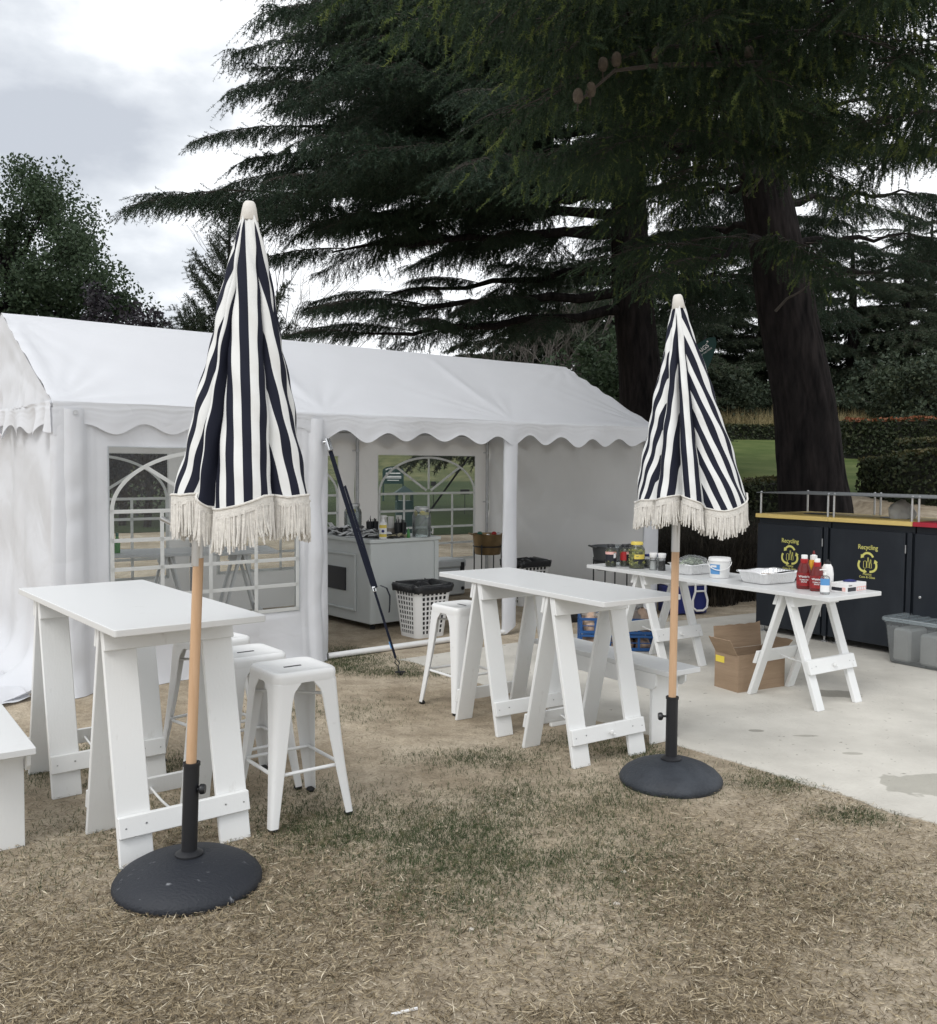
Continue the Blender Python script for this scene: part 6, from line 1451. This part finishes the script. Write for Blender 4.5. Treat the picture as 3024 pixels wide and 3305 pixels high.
def ellipsoid_tree(name, label, x, y, z, h, rx, ry, zc, rz, ncl, nleaf, size, m, seed, rad=.7, cat='tree', r0=.25, group=None):
    """trunk with limbs reaching uneven clumps spread through an ellipsoid crown"""
    T = thing(name, label, cat, (x, y, z), 0, group); nr = np.random.RandomState(seed); rs = random.Random(seed)
    d = unit(nr.normal(size=(ncl, 3))) * (nr.uniform(.15, 1, (ncl, 1)) ** .5); c = d * np.array([rx, ry, rz]) * (1 + .12 * nr.normal(size=(ncl, 1))) + np.array([0, 0, zc]); c[:, 2] = np.maximum(c[:, 2], .4)
    mb = MB(); mb.tube([(0, 0, -.1), (.1, 0, zc * .5), (0, .1, zc), (0, 0, zc + rz * .6)], [r0, r0 * .8, r0 * .5, .04], 10)
    for k in range(0, ncl, 2):
        a_ = Vector((0, 0, max(.3, c[k, 2] - rs.uniform(.6, 1.6)) * .8)); e_ = Vector(c[k]); mb.tube([tuple(a_), tuple(a_.lerp(e_, .5) + Vector((0, 0, .15))), tuple(e_)], [.06 * r0 / .25, .035 * r0 / .25, .012], 4, cap=False)
    mb.build('trunk', M['bark'], T, True)
    V, F = leaf_cloud(c, rad * nr.uniform(.5, 1.25, ncl), nleaf, size, nr); link('crown', np_mesh('crown', V, F), m, T); return T
ellipsoid_tree('broadleaf_tree', 'tall grey-green broadleaf tree at the left border behind the tent', -14.6, 30, 0, 11, 4.3, 3.5, 6.5, 4.6, 150, 78000, .062, M['broad'], 3, .85, r0=.3)
for i, (p, w_, lb) in enumerate(((PURP1, 1.5, 'dark purple-leaved shrub tallest of three behind the tent roof'), (PURP2, 1.3, 'dark purple-leaved shrub in the middle behind the tent roof'), (PURP3, 1.0, 'dark purple-leaved shrub lowest of three behind the tent roof'))):
    ellipsoid_tree('purple_shrub', lb, p[0], p[1], 0, p[2], w_, w_, p[2] * .55, p[2] * .46, 60, 11000, .06, M['purple'], 20 + i, .5, 'shrub', .1, 'purple shrubs')
ellipsoid_tree('broadleaf_tree', 'dark low tree filling in behind the left tent gable', -12.2, 27.5, 0, 5, 2.6, 2.0, 2.6, 2.3, 70, 13000, .08, M['broad'], 9, .7, r0=.2)
ellipsoid_tree('shrub', 'green shrub rising over the right end of the tent ridge', SHR1[0], SHR1[1], zt(*SHR1[:2]), 3.2, 1.8, 1.4, 1.9, 1.5, 60, 9000, .07, M['broad'], 31, .5, 'shrub', .08)
ellipsoid_tree('shrub', 'small round green shrub just above the tent ridge', SHR2[0], SHR2[1], zt(*SHR2[:2]), 4.2, 2.4, 1.6, 2.6, 1.7, 60, 9000, .08, M['broad'], 32, .6, 'shrub', .08)
ellipsoid_tree('shrub', 'dark shrub behind the hedge at the right border', 14.6, 30, zt(14.6, 30), 3, 2.2, 1.6, 1.5, 1.3, 60, 9000, .07, M['conifer'], 33, .5, 'shrub', .07)
ellipsoid_tree('shrub', 'olive shrub behind the dry grass between umbrella and trunk', 9.0, 33, zt(9, 33), 3, 2.6, 1.6, 1.3, 1.2, 60, 9000, .07, M['conifer'], 34, .5, 'shrub', .07)
for i, (p, hh, lb) in enumerate(((BARE1, 0, 'leafless pale tree right of the striped umbrella tip'), (BARE2, 0, 'leafless tree over the right half of the tent ridge'), (BARE3, 0, 'leafless tree beside the second cedar trunk'))):
    z = zt(p[0], p[1]); T = thing('bare_tree', lb, 'tree', (p[0], p[1], z - .05), 0, 'leafless trees'); mb = MB(); tips = []; rs = random.Random(90 + i); h = p[2] - z
    for k in range(4): branchy(mb, Vector((0, 0, h * .1 * k)), Vector((rs.gauss(0, .35), rs.gauss(0, .25), 1)).normalized(), h * .30, .055, 5, rs, tips, .34, .14)
    mb.build('trunk', M['bare'], T, True)
# ---- clipped hedges: leaf-covered blocks
def hedge(label, path, width, height, m_side, m_top, seed, dens=900, size=.035):
    """path gives the front top edge"""
    P = [Vector(p) for p in path]; b0 = P[1]; T = thing('hedge', label, 'hedge', (b0.x, b0.y, b0.z - height), 0, 'clipped hedges'); rs = np.random.RandomState(seed)
    core = MB(); Vs = []; Vt = []
    for i in range(len(P) - 1):
        a_, b_ = P[i] - T.location, P[i + 1] - T.location; d = (b_ - a_); d.z = 0; L = d.length; d.normalize(); nrm = Vector((-d.y, d.x, 0))
        if nrm.y < 0: nrm = -nrm
        w_ = nrm * width; e = .06
        lo = lambda p: Vector((p.x, p.y, p.z - height - .3))
        ins = Vector((0, 0, -e)) + nrm * e
        q = [a_ + ins, b_ + ins, b_ + w_ - nrm * 2 * e + ins, a_ + w_ - nrm * 2 * e + ins]
        core.hexa([tuple(lo(p)) for p in q] + [tuple(p) for p in q])
        for kind, n in (('front', int(L * height * dens)), ('top', int(L * width * dens)), ('end', int(width * height * dens))):
            if n < 4: continue
            u = rs.uniform(0, 1, (n, 1)); v = rs.uniform(0, 1, (n, 1)); A, Bv, W_ = np.array(a_), np.array(b_), np.array(w_)
            if kind == 'front': p = A + (Bv - A) * u + np.array([0, 0, -height]) * v; on = -np.array(nrm)
            elif kind == 'top': p = A + (Bv - A) * u + W_ * v; on = np.array([0, 0, 1.0])
            else: p = (A if i == 0 else Bv) + W_ * u + np.array([0, 0, -height]) * v; on = -np.array(d) * (1 if i == 0 else -1)
            bumpy = .05 * snoise(p * 2.2, seed, 3, 1.0)[:, None] + rs.uniform(-.05, .03, (n, 1)); p = p + on * bumpy
            x = unit(rs.normal(size=(n, 3)) + on * .9); y = unit(np.cross(x, rs.normal(size=(n, 3)))); z_ = unit(np.cross(x, y)); s = size * rs.uniform(.6, 1.3, (n, 1))
            V = np.stack([p - y * s, p + z_ * s * .6, p + y * s, p - z_ * s * .6], 1).reshape(-1, 3); (Vt if kind == 'top' else Vs).append(V)
    core.build('core', M['hedge_core'], T)
    for nm, lst, mm in (('side_leaves', Vs, m_side), ('top_leaves', Vt, m_top)):
        V = np.concatenate(lst); o = link(nm, np_mesh(nm, V, np.arange(len(V)).reshape(-1, 4)), mm, T); o['kind'] = 'stuff'
M['hedge_core'] = mat('hedge_core', (0.010, 0.012, 0.007), .95)
hedge('low clipped hedge running behind the leaning cedar trunk', HEDGES['h1'], 1.1, 1.25, M['hedge'], M['hedge_top'], 1)
hedge('clipped hedge with olive top at the right border above the sand', HEDGES['h2'], 2.2, .85, M['hedge'], M['hedge_top'], 2)
hedge('dark hedge block with red-brown top at the right', HEDGES['h3'], 1.6, .85, M['hedge'], M['hedge_red'], 3, 620, .045)
hedge('far hedge along the back of the lawn', HEDGES['h4'], 1.2, .9, M['hedge'], M['hedge_top'], 4, 420, .055)
hedge('middle hedge shelf between the right hedges', HEDGES['h5'], 1.6, .4, M['hedge'], M['hedge_top'], 5, 700, .04)
# ---- blades
def blades(name, P, h, w_, lean, rs, m, parent=None, seg=2, dirn=None):
    """P (n,3) roots -> two-segment blades"""
    n = len(P); az = rs.uniform(0, 2 * PI, n); ln = np.abs(rs.normal(lean[0], lean[1], n)); H = h * rs.uniform(.55, 1.25, n)
    dx = np.stack([np.cos(az), np.sin(az), np.zeros(n)], -1); sd = np.stack([-np.sin(az), np.cos(az), np.zeros(n)], -1) * (w_ / 2)
    m1 = P + dx * (ln * .35 * H)[:, None] + np.array([0, 0, 1]) * (H * .62)[:, None]; tip = P + dx * (ln * H)[:, None] + np.array([0, 0, 1]) * (H * (1.02 - .35 * np.minimum(ln, 1.8)))[:, None]
    V = np.stack([P - sd, P + sd, m1 + sd * .75, m1 - sd * .75, tip], 1).reshape(-1, 3); I = np.arange(n)[:, None] * 5
    F = np.concatenate([I + np.array([[0, 1, 2]]), I + np.array([[0, 2, 3]]), I + np.array([[3, 2, 4]])])
    return link(name, np_mesh(name, V, F), m, parent)
M['tussock'] = foliage('tussock_blade', (0.018, 0.016, 0.013), (0.040, 0.034, 0.026), (0.09, 0.075, 0.055), tr=.1)
M['dry_grass'] = foliage('dry_grass', (0.30, 0.24, 0.12), (0.42, 0.36, 0.20), (0.2, 0.2, 0.09), tr=.2)
for i, (x, y, lb) in enumerate(((2.75, 11.0, 'dark wiry tussock left of three behind the long table'), (3.15, 11.4, 'dark wiry tussock in the middle, left of the bins'), (2.45, 11.7, 'dark wiry tussock nearest the tent corner'), (3.6, 12.0, 'dark wiry tussock behind the first recycling bin'))):
    rs = np.random.RandomState(i); n = 1500; a_ = rs.uniform(0, 6.28, n); r_ = .42 * np.sqrt(rs.uniform(0, 1, n)); z = zt(x, y)
    T = thing('tussock', lb, 'plant', (x, y, z), 0, 'dark tussocks'); blades('blades', np.stack([r_ * np.cos(a_), r_ * np.sin(a_), 0 * a_], -1), .95, .008, (.35, .35), rs, M['tussock'], T)
rs = np.random.RandomState(5); n = 9000; x = rs.uniform(6.8, 13.5, n); y = rs.uniform(30.6, 34.5, n)
tag(blades('dry_grass', np.stack([x, y, terr(x, y)], -1), 1.0, .016, (.3, .3), rs, M['dry_grass']), 'tall pale dry grass behind the far hedge', 'grass', kind='stuff')
# green patches and dry litter on the near ground
def fld(x, y):
    g = 0 * x
    for cx, cy, sx, sy, a_ in ((0.02, 3.76, .52, .34, 1.35), (-.42, 4.02, .40, .28, .85), (.40, 4.45, .40, .28, .55), (.05, 5.02, .35, .16, .62), (.75, 4.35, .3, .35, .45), (-.75, 4.3, .3, .25, .3), (1.53, 4.70, .17, .16, .95), (1.76, 4.22, .16, .10, .9), (-.75, 7.35, .38, .22, 1.0), (-.5, 7.1, .3, .12, .7),
                               (-1.9, 4.6, .35, .35, .35), (-2.2, 5.0, .3, .3, .4), (.95, 5.15, .16, .16, .9), (-.95, 6.0, .5, .4, .18), (-1.75, 4.9, .3, .2, .35), (.72, 5.3, .25, .2, .5), (-1.35, 4.35, .5, .4, .22), (.5, 3.4, .9, .3, .28), (-1.5, 3.5, .6, .3, .2), (-1.1, 7.8, .3, .3, .6)):
        g = g + a_ * np.exp(-((x - cx) / sx) ** 2 - ((y - cy) / sy) ** 2)
    return g
def off_slab(x, y):      # left of / in front of the slab edge
    ex, ey = 2.10 - (-.55), 4.12 - 7.62; return ((x + .55) * ey - (y - 7.62) * ex) * -1 / 4.39 < .05 * snoise(np.stack([x, y], -1), 51, 3, 3.0) + .015
rs = np.random.RandomState(8); n = 880000; x = rs.uniform(-3.4, 2.6, n); y = rs.uniform(2.3, 8.4, n)
nz = snoise(np.stack([x, y], -1), 4, 4, 3.2); g = fld(x, y) * (1 + .9 * nz); keep = (rs.uniform(0, 1, n) < np.clip(g * .62, 0, .75)) & off_slab(x, y)
xg, yg = x[keep], y[keep]
M['grass'] = foliage('grass_blade', (0.046, 0.070, 0.028), (0.078, 0.104, 0.044), (0.17, 0.165, 0.085), tr=.3, vs=5)
o = blades('grass', np.stack([xg, yg, 0 * xg - .002], -1), .024, .0025, (1.3, .6), rs, M['grass']); tag(o, 'short dark green grass growing in patches on the dirt', 'grass', kind='stuff')
n = 620000; x = rs.uniform(-3.0, 3.4, n); y = 2.2 + 3.3 * rs.uniform(0, 1, n) ** 1.25
dn = np.clip(1.15 - (y - 2.4) / 1.9, 0.0, 1) * np.clip(1 - .55 * fld(x, y), .25, 1) + .45 * np.exp(-((x - 1.75) / .6) ** 2 - ((y - 3.9) / .7) ** 2) + .02
dn *= np.clip(.72 + .75 * snoise(np.stack([x, y], -1), 14, 4, 1.3), .42, 1.35) * (1 - .8 * np.exp(-((x - 1.75) / .45) ** 2 - ((y - 2.85) / .35) ** 2))
k = (rs.uniform(0, 1, n) < dn) & off_slab(x, y); x = x[k]; y = y[k]; n = len(x)
az = rs.uniform(0, 2 * PI, n); L = rs.uniform(.009, .032, n) * rs.choice([1, 1, 1, 1.5, 2.4], n); W_ = rs.uniform(.0012, .0036, n); tilt = rs.normal(0, .18, n)
d = np.stack([np.cos(az) * np.cos(tilt), np.sin(az) * np.cos(tilt), np.sin(tilt)], -1); sd = np.stack([-np.sin(az), np.cos(az), rs.normal(0, .3, n)], -1) * W_[:, None] / 2
c = np.stack([x, y, rs.uniform(.001, .014, n) + np.abs(np.sin(tilt)) * L / 2], -1); bend = np.stack([-np.sin(az), np.cos(az), np.zeros(n)], -1) * (L * rs.normal(0, .06, n))[:, None]
V = np.stack([c - d * L[:, None] / 2, c + sd + bend, c + d * L[:, None] / 2, c - sd + bend], 1).reshape(-1, 3)
me = np_mesh('straw_litter', V, np.arange(4 * n).reshape(n, 4))
for i, c_ in enumerate(((.055, .040, .022), (.17, .130, .078), (.31, .250, .160), (.46, .385, .265), (.62, .55, .42))): me.materials.append(mat('dry_straw_%d' % i, c_, .8, spec=.2))
me.polygons.foreach_set('material_index', rs.choice([0, 1, 2, 3, 4], n, p=[.22, .30, .27, .15, .06]).astype(np.int32))
o = link('straw_litter', me); tag(o, 'dry straw and dead grass litter covering the foreground', 'straw', kind='stuff')
